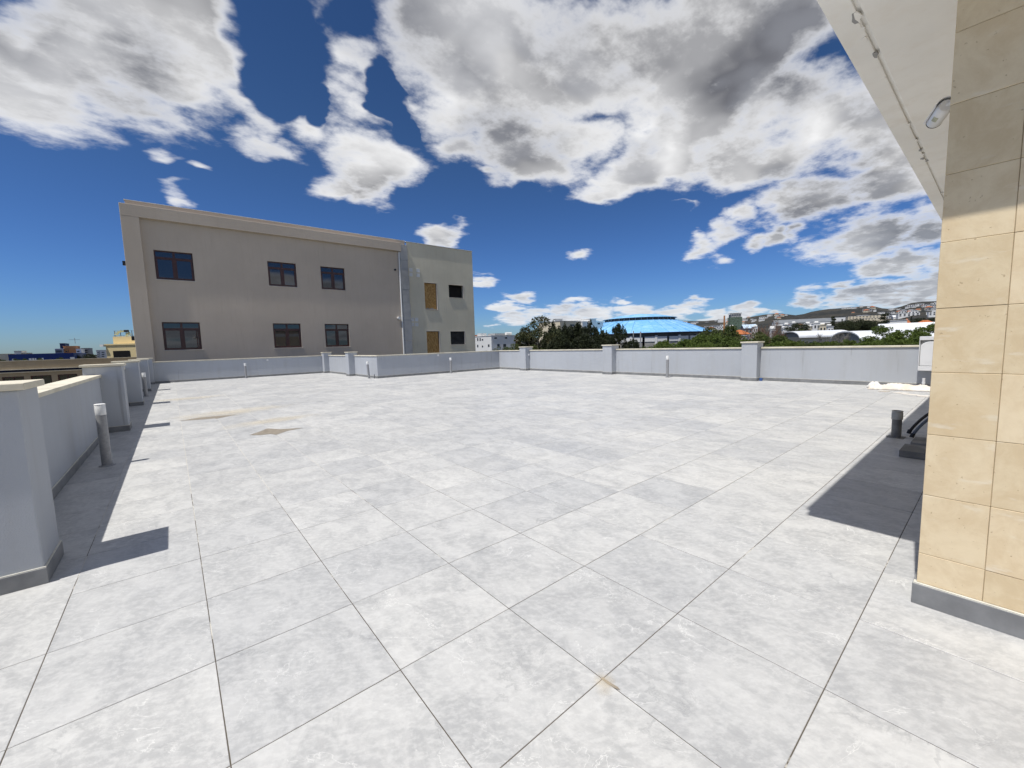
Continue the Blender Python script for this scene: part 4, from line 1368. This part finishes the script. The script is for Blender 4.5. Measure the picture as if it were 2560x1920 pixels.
for k in range(NP):
    a = 2 * math.pi * (k + .5) / NP
    for nm, me in (('roof_panel', lp), ('upper_roof_panel', tp), ('roof_rib', ribm), ('wall_panel', pan_m), ('wall_band', bnd_m), ('clerestory_pane', gl_m), ('drum_pane', ug_m), ('drum_mullion', uc_m), ('eave_beam', ev_m), ('wall_pier', col_m)):
        if nm == 'wall_pier' and k % 2: continue
        o = bpy.data.objects.new(nm, me)
        col.objects.link(o)
        o.parent = ar
        o.rotation_euler = (0, 0, a + (math.pi / NP if nm in ('wall_pier', 'roof_rib', 'drum_mullion') else 0))
MB().lathe([(Rr * .93, 0), (Rr * .93, zE - .2), (Rr * .995, zE - .12), (Rr * .995, zE - .1)], 60).build('inner_wall', M['dark'], ar)
MB().lathe([(Rd * .925, zD0 - .6), (Rd * .925, zD1 - .05)], 60).build('drum_core', M['dark'], ar)
for k, (px, yt, lb) in enumerate([(1583.5, 827, 'thin lamp post before the arena wall, left one'), (1601.5, 829, 'thicker lamp post before the arena wall, right one')]):
    p = at(px, yt, 95)
    o = MB().tube([(0, 0, 0), (0, 0, p.z - GZ)], .10 if k == 0 else .14, 8).build('lamp_post', M['grey_wall'], None, (p.x, p.y, GZ))
    tag(o, lb, 'post', 'lamp posts by the arena')

# ---------------------------------------------------------------- the town on the right: buildings turned to the street
def hit(px, py):
    d = ray(px, py)
    d = d / math.hypot(d.x, d.y)
    s = 240
    while s < 2580:
        p = CAM + d * s
        if p.z <= terrain(p.x, p.y):
            return p, s
        s *= 1.02
    return None, None
def house(name, label, cat, PL, PC, PR, ytop, D, wall, turn=25, depth=9, group=None, roof=None, rows=0, cols=0, roof_kind='flat', rise=1.6, zb=None, sidecols=0, winh=1.3):
    if D < 0:                 # stands where the slope is seen `-D` pixels below its roof line
        D = (hit(PC, ytop - D)[1] or 900) * .97
    c, rz, L1, L2 = frame_at(PL, PC, PR, ytop, D, turn, depth)
    zb = terrain(c.x, c.y) - 1.5 if zb is None else zb
    root = empty(name, (c.x, c.y, zb), rz, label, cat, group)
    h = c.z - zb
    if roof_kind == 'flat':
        MB().box(0, 0, 0, L1, L2, h - .12).build('walls', wall, root)
        MB().box(-.15, -.15, h - .118, L1 + .15, L2 + .15, h).build('roof', roof or wall, root)
    elif roof_kind == 'hip':
        h2 = h - rise
        MB().box(0, 0, 0, L1, L2, h2 - .02).build('walls', wall, root)
        o_ = .5
        q = [(-o_, -o_, h2), (L1 + o_, -o_, h2), (L1 + o_, L2 + o_, h2), (-o_, L2 + o_, h2)]
        m_ = min(L1, L2) / 2
        r0, r1 = (m_, L2 / 2, h), (max(L1 - m_, m_ + .1), L2 / 2, h)
        MB().add(q + [r0, r1], [(0, 1, 5, 4), (1, 2, 5), (2, 3, 4, 5), (3, 0, 4), (0, 3, 2, 1)]).build('roof', roof, root)
    elif roof_kind in ('gable', 'barrel'):
        h2 = h - rise
        MB().box(0, 0, 0, L1, L2, h2 - .02).build('walls', wall, root)
        n = 14 if roof_kind == 'barrel' else 2
        if n == 2:
            pf = [(-.4, h2), (L2 / 2, h), (L2 + .4, h2)]
        else:
            pf = [(L2 / 2 - (L2 / 2 + .5) * math.cos(math.pi * k / n), h2 + rise * math.sin(math.pi * k / n)) for k in range(n + 1)]
        rm = MB()
        for (y0, z0), (y1, z1) in zip(pf, pf[1:]):
            rm.add([(-.6, y0, z0), (-.6, y1, z1), (L1 + .4, y1, z1), (L1 + .4, y0, z0), (-.6, y0, z0 - .16), (-.6, y1, z1 - .16), (L1 + .4, y1, z1 - .16), (L1 + .4, y0, z0 - .16)],
                   [(0, 3, 2, 1), (4, 5, 6, 7), (0, 1, 5, 4), (3, 7, 6, 2)])
        rm.build('roof', roof, root)
        for x in (0.02, L1 - .02):
            MB().face([(x, 0, h2 - .02)] + [(x, min(max(y, 0), L2), z - .17) for y, z in pf[1:-1]] + [(x, L2, h2 - .02)]).build('gable', M['grey_wall'] if roof_kind == 'barrel' else wall, root)
        h = h2
    for r_ in range(rows):
        for k in range(cols):
            w = L1 / cols
            z = h - 1.0 - winh - r_ * 3.1
            MB().box(w * (k + .27), -.06, z, w * (k + .73), .02, z + winh).build('window', M['far_glass'], root)
        for k in range(sidecols):
            w = L2 / sidecols
            z = h - 1.0 - winh - r_ * 3.1
            MB().box(-.06, w * (k + .27), z, .02, w * (k + .73), z + winh).build('window', M['far_glass'], root)
    root['_h'] = h; root['_w'] = L1; root['_d'] = L2
    return root
H = house
wh_, cr_, gy_ = M['white_wall'], M['cream_wall'], M['grey_wall']
# school sheds with barrel roofs
H('school_shed', 'white barrel roofed school shed behind the green trees, farther left one', 'shed', 1960, 2004, 2120, 827, 92, cr_, 24, 10, 'barrel roofed sheds', M['roof_white'], 1, 7, 'barrel', 1.1, sidecols=2)
H('school_shed', 'grey gabled barrel roofed shed behind the bare grey tree', 'shed', 2092, 2162, 2330, 826, 70, cr_, 20, 10, 'barrel roofed sheds', M['roof_white'], 1, 8, 'barrel', 1.25, sidecols=3)
H('school_hall', 'long white roofed hall just above the nearer barrel shed', 'shed', 2200, 2214, 2345, 809, 95, cr_, 12, 12, None, M['roof_white'], 1, 8, 'gable', 1.5)
# industrial sheds and houses
H('industrial_shed', 'wide grey roofed industrial shed below the hills', 'shed', 1930, 1937, 2082, 800, -14, wh_, 8, 60, None, M['roof_grey'], 0, 0, 'gable', 8)
H('industrial_shed', 'white flat shed right of the grey industrial roof', 'shed', 2084, 2088, 2114, 794, -9, wh_, 10, 40, None, M['roof_white'])
H('blue_gable_shed', 'pale blue gabled shed right of the scaffolded tower', 'shed', 1853, 1862, 1893, 811, 300, M['grey_wall'], 14, 30, None, M['roof_blue'], 1, 3, 'gable', 2.5)
H('orange_roof_house', 'white house with bright orange hipped roof right of the arena', 'house', 1822, 1831, 1872, 825, 112, wh_, 18, 9, None, M['terracotta'], 1, 3, 'hip', 1.1)
H('white_annex', 'low white annex in front of the orange roofed house', 'house', 1838, 1841, 1868, 838.5, 104, wh_, 12, 6, None, M['roof_white'])
H('white_shed', 'low white roofed shed left of the scaffolded tower', 'shed', 1794, 1796, 1822, 797.5, -8, wh_, 10, 20, None, M['roof_white'])
tx = H('scaffold_tower', 'unfinished tower block wrapped in green scaffold netting', 'tower', 1822, 1828, 1852, 786, 330, M['grey_wall'], 14, 9)
netm, t_, b_ = new_mat('scaffold_net')
setp(t_, b_, color=(.12, .17, .125), rough=.9, alpha=t_.ramp(t_.noise(pos(t_), .9, 4, .7), .35, .6, .45, .95))
W, D_, hh = tx['_w'], tx['_d'], tx['_h']
mb = MB()
mb.box(-.8, -.8, 0, W + .8, -.75, hh - 2); mb.box(-.8, -.74, 0, -.75, D_, hh - 2)
mb.build('netting', netm, tx)
for k in range(6):
    MB().box(-.6, -.6, hh - 14 + k * 2.9, W + .6, D_ + .5, hh - 13.7 + k * 2.9).build('floor_slab', M['concrete'], tx)
for k in range(5):
    MB().box(W * k / 4 - .2, -.72, 0, W * k / 4 + .1, -.62, hh + 1).build('scaffold_pole', M['grey_wall'], tx)
MB().box(W * .55, -.4, hh - 5, W * .95, -.2, hh - 3).build('site_hut', wh_, tx)
for k, (a, yt, lb) in enumerate([(1811, 789, 'slim chimney left of the scaffolded tower')]):
    p = at(a, yt, 520)
    o = MB().lathe([(1.1, 0), (.8, p.z - terrain(p.x, p.y))], 10).build('chimney', M['orange_wall'], None, (p.x, p.y, terrain(p.x, p.y)))
    tag(o, lb, 'chimney')
H('cream_apartments', 'long cream apartment terrace with white roof line on the right hillside', 'flats', 2116, 2121, 2216, 791, -16, cr_, 8, 14, None, M['roof_white'], 2, 11)
H('cream_apartments', 'stepped cream block in front of the long apartment terrace', 'flats', 2150, 2154, 2200, 796, -13, cr_, 8, 10, None, M['roof_white'], 1, 6)
H('white_villa', 'white modern villa with dark bands high on the right', 'house', 2240, 2246, 2300, 784, -12, wh_, 10, 14, None, None, 2, 5, winh=2.4)
H('white_shed', 'long bright white shed roof below the modern villa', 'shed', 2228, 2234, 2330, 787.5, -10, wh_, 6, 40, None, M['roof_white'], 0, 0, 'gable', 5)
H('terracotta_house', 'white house with brick red roof at the right', 'house', 2252, 2258, 2282, 796, 210, wh_, 14, 9, None, M['terracotta'], 0, 0, 'hip', 3.2)
H('terracotta_house', 'long low terracotta roof beside the stone building edge', 'house', 2283, 2290, 2345, 801, 190, wh_, 10, 9, None, M['terracotta'], 1, 6, 'hip', 1.6)
H('white_house', 'plain white block left of the brick red roof', 'house', 2216, 2222, 2268, 801, 170, wh_, 12, 9, None, None, 1, 2)
H('town_block', 'white block behind terracotta roofs near the stone edge', 'house', 2318, 2322, 2370, 780, -12, wh_, 10, 12, None, None, 2, 5, winh=2.2)
lab = ['white cube house stepped under the grey industrial roof', 'pale villa beside the umbrella pine', 'white terrace house above the barrel roof', 'small cream house with roof tanks', 'white house with arched porch right of the umbrella pine',
       'narrow white house left of the umbrella pine', 'low white house under the dark conifer', 'white stepped house below industrial roof', 'cream house by the brown bare tree', 'tiny white house right of the brown bare tree', 'white house near the blue gable', 'pale house above the orange roof']
spec = [(1957, 1962, 1980, 812, 215), (2010, 2014, 2034, 810, 220), (2030, 2034, 2052, 808, 235), (2044, 2049, 2066, 813, 205), (2014, 2018, 2030, 818, 180), (1954, 1957, 1968, 822, 170), (2066, 2070, 2084, 816, 200),
        (1974, 1977, 1996, 808, 260), (1924, 1927, 1936, 822, 160), (1928, 1931, 1938, 826, 140), (1880, 1884, 1894, 817, 230), (1826, 1829, 1836, 818, 180)]
rw = random.Random(8)
for lb, (a, b, c_, y, D) in zip(lab, spec):
    o = H('town_house', lb, 'house', a, b, c_, y, D, wh_ if rw.random() < .6 else cr_, rw.uniform(10, 30), 8, 'houses below the industrial shed', None, 1, 2)
    MB().tube([(o['_w'] * .3, 2, o['_h'] + .5), (o['_w'] * .3 + 1.4, 2, o['_h'] + .5)], .42, 8).build('water_tank', M['white_wall'], o)

# scattered houses up the hillsides: too far off to tell apart
hz = random.Random(31)
proto = {}
def far_house(kind):
    if kind in proto:
        return copy_tree(proto[kind])
    root = empty('hillside_house')
    w = [wh_, cr_, wh_, gy_][kind]
    L = [11, 14, 18, 22][kind]
    MB().box(-L / 2, -5, -3, L / 2, 5, 6).build('walls', w, root)
    if kind == 1:
        MB().add([(-L / 2 - .6, -5.6, 6.02), (L / 2 + .6, -5.6, 6.02), (L / 2 + .6, 5.6, 6.02), (-L / 2 - .6, 5.6, 6.02), (-L / 4, 0, 8.6), (L / 4, 0, 8.6)],
                 [(0, 1, 5, 4), (1, 2, 5), (2, 3, 4, 5), (3, 0, 4)]).build('roof', M['terracotta'], root)
    else:
        MB().box(-L / 2 - .3, -5.3, 6.02, L / 2 + .3, 5.3, 6.5).build('roof', w, root)
    for k in range(3):
        MB().box(-L / 2 + L * (k + .25) / 3, -5.08, 2.6, -L / 2 + L * (k + .75) / 3, -5.0, 4.9).build('window', M['far_glass'], root)
    proto[kind] = root
    return root
cnt = 0
for _ in range(900):
    px = hz.uniform(1690, 2350)
    sk = lerp_tab(SKY, px)
    py = sk + 3 + (hz.random() ** 1.2) * (32 if px > 1950 else 24)
    p, s_ = hit(px, py)
    if p is None or s_ < 420:
        continue
    if mnoise.noise(Vector((p.x / 260, p.y / 260, 0))) < -.08:
        continue
    o = far_house(hz.choice([0, 0, 1, 2, 2, 3]))
    o.location = (p.x, p.y, terrain(p.x, p.y))
    o.rotation_euler = (0, 0, -math.atan2(p.x - CAM.x, p.y - CAM.y) + hz.uniform(-.7, .7))
    k = hz.uniform(.55, 1.1)
    o.scale = (k, k, k * hz.uniform(.8, 1.2))
    tag(o, 'small pale house scattered on the far hillside', 'house', 'houses scattered over the far hillside')
    cnt += 1
    if cnt >= 130:
        break

# ---------------------------------------------------------------- trees
M['leaf_dark'] = leaf_mat('dark_needles', (.026, .035, .017), (.055, .066, .028), (.038, .048, .030))
M['leaf_euca'] = leaf_mat('olive_leaves', (.045, .058, .026), (.085, .095, .042), (.10, .085, .04))
M['leaf_pine'] = leaf_mat('green_needles', (.070, .112, .022), (.150, .200, .045), (.105, .140, .030))
M['leaf_mid'] = leaf_mat('mid_green_leaves', (.048, .074, .020), (.100, .132, .036), (.10, .10, .034))
M['bark'] = plain('bark', (.10, .075, .05), (.06, .045, .03), 3, .95, .1, obj=True)
M['bark_pale'] = plain('pale_bark', (.34, .28, .21), (.22, .18, .135), 2, .9, .1, obj=True)
M['twig_brown'] = plain('reddish_twigs', (.20, .12, .08), (.14, .085, .06), 2, .95, .1, obj=True)
M['twig_grey'] = plain('grey_twigs', (.20, .185, .165), (.14, .13, .12), 2, .95, .1, obj=True)

def crown_mesh(clumps, per, size, rr, flat=.6, droop=0.0):
    """leaf sprays spread through the shells of many clumps"""
    vs_, fs_ = [], []
    for (c, r3) in clumps:
        n = int(per * (r3[0] * r3[1] * r3[2]) ** (2 / 3))
        for _ in range(n):
            u = rr.uniform(-1, 1); th = rr.uniform(0, 6.2832); q = math.sqrt(1 - u * u)
            d = Vector((q * math.cos(th), q * math.sin(th), u))
            rad = rr.uniform(.35, 1.06) ** .5
            p = Vector((c[0] + d.x * r3[0] * rad, c[1] + d.y * r3[1] * rad, c[2] + d.z * r3[2] * rad))
            ax_ = (d + Vector((rr.uniform(-.8, .8), rr.uniform(-.8, .8), rr.uniform(-.3, .9) - droop))).normalized()
            si = ax_.cross(Vector((rr.uniform(-1, 1), rr.uniform(-1, 1), rr.uniform(-1, 1))))
            if si.length < .05: continue
            si.normalize()
            L = size * rr.uniform(.6, 1.4); w = L * flat * rr.uniform(.6, 1.2)
            k = len(vs_)
            nm = ax_.cross(si) * L * .15
            vs_ += [p - ax_ * L * .5, p + si * w * .5 + nm, p + ax_ * L * .5, p - si * w * .5 + nm]
            fs_.append((k, k + 1, k + 2, k + 3))
    return vs_, fs_

def limbs(mb, base, tips, r0, rr):
    for tp_ in tips:
        b = Vector(base) + Vector((0, 0, rr.uniform(-.2, .15) * abs(tp_[2] - base[2])))
        e = Vector(tp_)
        m1 = b.lerp(e, .45) + Vector((rr.uniform(-.3, .3), rr.uniform(-.3, .3), rr.uniform(0, .5)))
        mb.tube([b, m1, e], [r0, r0 * .6, r0 * .15], 5, False)

def make_tree(kind, seed):
    """a tree 10 m tall standing at its base"""
    rr = random.Random(seed)
    root = empty({'euca': 'eucalyptus_tree', 'dark': 'dark_conifer_tree', 'pine': 'pine_tree', 'round': 'broadleaf_tree', 'umbrella': 'umbrella_pine_tree', 'spire': 'spired_conifer_tree', 'bush': 'shrub'}[kind])
    clumps, bark, leaf = [], M['bark'], M['leaf_pine']
    mb = MB()
    per, size = 150, .30
    def ball(cz, rx, rz, n, s0, s1, sq=1.0, lo=-.9):
        for _ in range(n):
            u = rr.uniform(lo, 1); th = rr.uniform(0, 6.2832); q = math.sqrt(1 - u * u)
            rad = rr.uniform(.45, 1) ** .6
            s_ = rr.uniform(s0, s1)
            clumps.append(((q * math.cos(th) * rx * rad, q * math.sin(th) * rx * rad, cz + u * rz * rad), (s_, s_, s_ * sq)))
    if kind == 'euca':
        bark, leaf = M['bark_pale'], M['leaf_euca']
        mb.tube([(0, 0, 0), (.1, 0, 3), (-.1, .1, 6), (.2, 0, 8.4)], [.24, .18, .13, .05], 7)
        ball(6.6, 2.0, 2.2, 26, .35, .62, .9)
        clumps += [((.3, 0, 9.0), (.85, .85, .6)), ((.5, .4, 9.2), (.5, .5, .5)), ((-.5, 0, 8.5), (.6, .6, .5)), ((-1.7, .2, 6.4), (.7, .7, .6)), ((1.5, -.2, 7.4), (.6, .6, .5)), ((1.2, .9, 8.1), (.55, .55, .45)), ((-1.0, -1.1, 7.6), (.6, .6, .5))]
        per, size = 620, .18
    elif kind == 'dark':
        leaf = M['leaf_dark']
        mb.tube([(0, 0, 0), (0, .1, 5), (0, 0, 9)], [.22, .16, .04], 7)
        ball(5.6, 1.9, 2.9, 46, .45, .75, 1.1)
        for _ in range(16):                      # ragged upright leaders
            a = rr.uniform(0, 6.28); rad = rr.uniform(0, 1.7)
            z = 8.9 - rad * .75 + rr.uniform(-.5, .35)
            for k in range(4):
                clumps.append(((math.cos(a) * rad, math.sin(a) * rad, z - .3 + k * .22), (.30 - .055 * k, .30 - .055 * k, .24)))
        per, size = 520, .20
    elif kind == 'spire':
        leaf = M['leaf_dark']
        mb.tube([(0, 0, 0), (0, 0, 9.8)], [.2, .03], 7)
        z = 2.0
        while z < 9.7:
            w = 1.5 * (1 - z / 10.2) + .15
            for k in range(7):
                a = rr.uniform(0, 6.28)
                clumps.append(((math.cos(a) * w * .7, math.sin(a) * w * .7, z), (w * .5 + .1, w * .5 + .1, .22)))
            z += .5
        per, size = 600, .16
    elif kind == 'pine':
        mb.tube([(0, 0, 0), (.15, 0, 4), (-.1, .1, 7), (0, 0, 9)], [.22, .16, .10, .04], 7)
        ball(6.4, 2.7, 2.7, 52, .5, .95, .55)
        for _ in range(9):
            a = rr.uniform(0, 6.28); rad = rr.uniform(.2, 1.9)
            clumps.append(((math.cos(a) * rad, math.sin(a) * rad, 9.4 - rad * .55 + rr.uniform(-.2, .3)), (.5, .5, .42)))
        per, size = 460, .23
    elif kind == 'round':
        leaf = M['leaf_mid']
        mb.tube([(0, 0, 0), (.1, 0, 4), (0, 0, 7.5)], [.22, .16, .06], 7)
        ball(6.8, 2.6, 2.6, 50, .5, .95, .75)
        per, size = 420, .22
    elif kind == 'umbrella':
        leaf = M['leaf_dark']
        mb.tube([(0, 0, 0), (.1, 0, 4), (0, 0, 7.5)], [.22, .16, .08], 7)
        for _ in range(60):
            a = rr.uniform(0, 6.28); rad = math.sqrt(rr.random()) * 3.4
            clumps.append(((math.cos(a) * rad, math.sin(a) * rad, 8.4 + (1 - (rad / 3.5) ** 2) * 1.2 - rr.random() * 3.2), (.8, .8, .6)))
        per, size = 300, .20
    elif kind == 'bush':
        leaf = M['leaf_mid']
        mb.tube([(0, 0, 0), (0, 0, 5)], [.2, .06], 6)
        ball(6.6, 3.0, 3.0, 44, .6, 1.1, .9)
        per, size = 340, .20
    tips = [c for c, _ in rr.sample(clumps, min(12, len(clumps)))]
    limbs(mb, (0, 0, 3.6), [t for t in tips if t[2] > 3.6] or [(0, 0, 5)], .09, rr)
    mb.build('trunk', bark, root)
    vs_, fs_ = crown_mesh(clumps, per, size, rr)
    MB().add(vs_, fs_).build('crown', leaf, root)
    return root

def make_bare(seed, mt):
    rr = random.Random(seed)
    root = empty('bare_tree')
    tr_, tw = MB(), MB()
    tr_.tube([(0, 0, -9), (.1, .05, 2.5), (0, 0, 4.2)], [.3, .2, .15], 7)
    def grow(p, d, L, r_, lev):
        q = p + d * L
        m_ = p.lerp(q, .5) + Vector((rr.uniform(-.1, .1), rr.uniform(-.1, .1), 0)) * L
        (tr_ if lev < 2 else tw).tube([p, m_, q], [r_, r_ * .8, r_ * .55], 5 if lev < 2 else 3, False)
        if lev < 5:
            for _ in range(3 if lev < 4 else 2):
                nd_ = (d + Vector((rr.uniform(-.75, .75), rr.uniform(-.75, .75), rr.uniform(-.15, .5)))).normalized()
                grow(p.lerp(q, rr.uniform(.55, 1)), nd_, L * rr.uniform(.55, .78), max(.012, r_ * .55), lev + 1)
    for k in range(6):
        a = 2 * math.pi * k / 6 + rr.uniform(-.3, .3)
        grow(Vector((0, 0, rr.uniform(2.6, 4.2))), Vector((math.cos(a) * .7, math.sin(a) * .7, 1)).normalized(), 2.0, .11, 0)
    tr_.build('trunk', mt, root)
    tw.build('twigs', mt, root)
    return root

TP = {}
TALL = {'euca': 1.25, 'dark': 1.25, 'pine': 1.0, 'round': 1.0, 'umbrella': 1.0, 'bush': 1.0, 'bare_brown': 1.3, 'bare_grey': 1.3}
first = {}
rtree = random.Random(77)
def tree(kind, seed, px, ytop, halfw, D, label, zb=None, group='trees beyond the parapet'):
    p = at(px, ytop, D)
    zb = terrain(p.x, p.y) if zb is None else zb
    key = (kind, seed)
    if key not in TP:
        o = TP[key] = make_bare(seed, M['twig_brown'] if kind == 'bare_brown' else M['twig_grey']) if kind.startswith('bare') else make_tree(kind, seed)
        z = [v.co.z for c in o.children if not c.name.startswith('trunk') for v in c.data.vertices]
        r_ = [math.hypot(v.co.x, v.co.y) for c in o.children if c.name.startswith(('crown', 'twigs')) for v in c.data.vertices]
        r_.sort()
        o['_top'] = max(z); o['_rad'] = r_[int(len(r_) * .96)]
    else:
        o = copy_tree(TP[key])
    z_depth = (p - CAM).dot(FWD)
    sx = halfw * z_depth / FPX / o['_rad'] * (1.35 if kind in ('pine', 'round', 'bush') else 1.38 if kind in ('dark', 'euca') else 1.15)
    tall = p.z - zb
    sz = tall / o['_top'] if kind in ('spire',) else min(tall / o['_top'], sx * TALL.get(kind, 1.1))
    for ch in o.children:
        if ch.name.startswith('crown'):
            ch.scale = (sx, sx, sz)
            ch.location = (0, 0, tall - sz * o['_top'])
        else:
            k = min(sx, 1.2)
            ch.scale = (k, k, tall / 10.6) if not kind.startswith('bare') else (sx, sx, sz)
            if kind.startswith('bare'):
                ch.location = (0, 0, tall - sz * o['_top'])
    if kind.startswith('bare') and tall - sz * o['_top'] > .3 and not o.get('_long'):
        o['_long'] = 1
    o.location = (p.x, p.y, zb)
    o.rotation_euler = (0, 0, rtree.uniform(0, 6.28))
    return tag(o, label, 'tree', group)
# dark cluster left of the arena
tree('euca', 1, 1342, 787, 42, 62, 'tall eucalyptus with gaps in its crown, left end of the dark cluster')
tree('euca', 2, 1318, 815, 26, 63, 'lower olive green eucalyptus left of the tall one')
for k, (px, y, w, D, sd, lb) in enumerate([
    (1383, 797, 30, 66, 3, 'dark conifer with thin leader right of the eucalyptus'), (1412, 803, 30, 69, 4, 'dark conifer in the middle of the cluster before the beige block'),
    (1443, 804, 28, 67, 5, 'dark conifer below the right end of the beige block'), (1478, 796, 20, 64, 3, 'thin topped dark conifer before the white stair tower'),
    (1508, 815, 26, 63, 4, 'dark conifer overlapping the left end of the arena roof'), (1547, 806, 18, 62, 5, 'ragged dark conifer against the pale blue arena roof'),
    (1400, 828, 34, 58, 4, 'low dark conifer in front of the cluster middle'), (1465, 830, 36, 57, 5, 'low broad dark conifer in front of the stair tower'),
    (1530, 840, 30, 56, 3, 'low dark conifer under the arena roof edge'), (1583, 842, 13, 58, 4, 'small dark cypress before the arena wall'), (1563, 862, 22, 56, 5, 'lowest dark conifer by the arena lamp posts')]):
    tree('dark', sd, px, y, w, D, lb)
tree('bush', 6, 1290, 856, 30, 56, 'round grey green shrub left of the eucalyptus foot')
tree('bush', 7, 1250, 865, 20, 55, 'small green shrub before the white house', )
tree('bush', 6, 1212, 876, 14, 52, 'tiny shrub under the white house windows')
tree('round', 8, 1345, 858, 34, 54, 'olive green undergrowth tree at the eucalyptus foot')
# bright pines right of the arena
for k, (kd, px, y, w, D, sd, lb) in enumerate([
    ('round', 1800, 812, 38, 95, 9, 'dark green broad tree at the right end of the arena roof'), ('pine', 1640, 866, 40, 50, 10, 'lowest bright pine tuft before the arena wall'),
    ('pine', 1712, 845, 34, 49, 11, 'bright pine under the right half of the arena'), ('pine', 1768, 832, 38, 52, 12, 'tall bright pine right of the arena wall'),
    ('pine', 1660, 848, 26, 50, 11, 'bright pine left of the arena wall piers'), ('pine', 1740, 838, 30, 54, 10, 'bright pine before the right arena eave'), ('pine', 1855, 846, 30, 46, 12, 'bright pine just behind the broad pillar'),
    ('pine', 1822, 838, 32, 48, 10, 'bright pine just left of the broad pillar'), ('pine', 1680, 862, 34, 47, 12, 'low bright pine tuft beside the arena wall'),
    ('round', 1893, 826, 38, 66, 13, 'dark round tree right of the orange roofed house'), ('round', 1935, 836, 40, 58, 9, 'mid green tree below the brown bare tree'),
    ('pine', 1962, 846, 44, 49, 11, 'bright green pine before the left barrel shed'), ('round', 2010, 848, 40, 50, 13, 'yellowish green tree before the left barrel shed windows'),
    ('pine', 2052, 853, 36, 46, 12, 'low bright pine left of the grey bare tree'), ('pine', 2098, 860, 30, 44, 10, 'low bright pine below the grey bare tree'),
    ('pine', 2122, 846, 26, 46, 11, 'dark green pine before the grey gable'), ('pine', 2160, 855, 34, 44, 12, 'low bright pine between two taller pines'),
    ('pine', 2204, 811, 30, 48, 10, 'tall bright pine before the nearer barrel roof'), ('pine', 2232, 836, 34, 46, 11, 'mid pine beside the tall bright pine'),
    ('pine', 2278, 819, 40, 46, 12, 'broad pine left of the white cabinet'), ('pine', 2332, 806, 34, 44, 10, 'pine touching the stone building edge'), ('pine', 2310, 840, 40, 42, 11, 'low pine directly behind the white cabinet')]):
    tree(kd, sd, px, y, w, D, lb)
ORD = ['first', 'second', 'third', 'fourth', 'fifth', 'sixth', 'seventh', 'eighth', 'ninth', 'tenth', 'eleventh', 'twelfth', 'thirteenth', 'fourteenth', 'fifteenth']
for k in range(22):
    px = 1595 + k * 34.5
    nk = 7 - k if px < 1866 else k - 8
    tree('pine' if k % 3 else 'round', (10, 11, 12)[k % 3] if k % 3 else 13, px, 862 - (px - 1595) * .012 + rtree.uniform(-7, 5), rtree.uniform(20, 32), 36 + rtree.uniform(0, 6), 'low green tree top behind the parapet, %s %s of the broad pillar' % (ORD[nk], 'left' if px < 1866 else 'right'), group='low tree tops behind the right parapet')
tree('umbrella', 14, 1992, 806, 25, 130, 'dark round umbrella pine among the white houses')
tree('round', 13, 2010, 820, 26, 125, 'dark bushy tree at the foot of the umbrella pine')
for k, (px, w) in enumerate([(2122, 24), (2142, 26), (2165, 26), (2186, 24)]):
    tree('umbrella', 14, px, 797 + (4, -1, 3, 6)[k], w, 115 + 3 * k, ['dark green tree, leftmost of the hedge under the cream apartments', 'tallest dark tree of the hedge under the cream apartments', 'third dark tree of the hedge under the cream apartments', 'rightmost dark tree of the hedge by the black conifer'][k])
tree('spire', 15, 2084, 790, 14, 210, 'black conifer before the white flat shed')
tree('spire', 16, 2212, 783, 24, 135, 'tall black layered conifer right of the cream apartments')
tree('spire', 15, 2106, 797, 6, 230, 'slim small cypress left of the cream apartments')
tree('spire', 15, 2279, 789, 6, 220, 'slim cypress before the long white shed roof')
tree('umbrella', 14, 2312, 793, 22, 230, 'dark trees right of the brick red roof')
tree('bare_brown', 17, 1908, 789, 42, 92, 'leafless reddish brown tree against the hillside')
tree('bare_brown', 17, 1945, 812, 22, 88, 'low leafless brown tree beside the taller one')
tree('bare_grey', 18, 2092, 826, 34, 56, 'leafless grey tree before the grey gabled shed')
tree('umbrella', 14, 222, 884, 13, 240, 'dark tree before the grey block on the left horizon')
tree('umbrella', 14, 192, 888, 8, 235, 'dark tree under the orange block')
for k, px in enumerate((4, 42, 60, 98, 148)):
    tree('round', 8, px, 897 - px * .03, 6, 150, ['green tree top at the left edge before the warehouse', 'small tree top before the warehouse left half', 'tree top before the warehouse middle', 'tree top between white letters of the warehouse', 'tree top before the warehouse right half'][k])
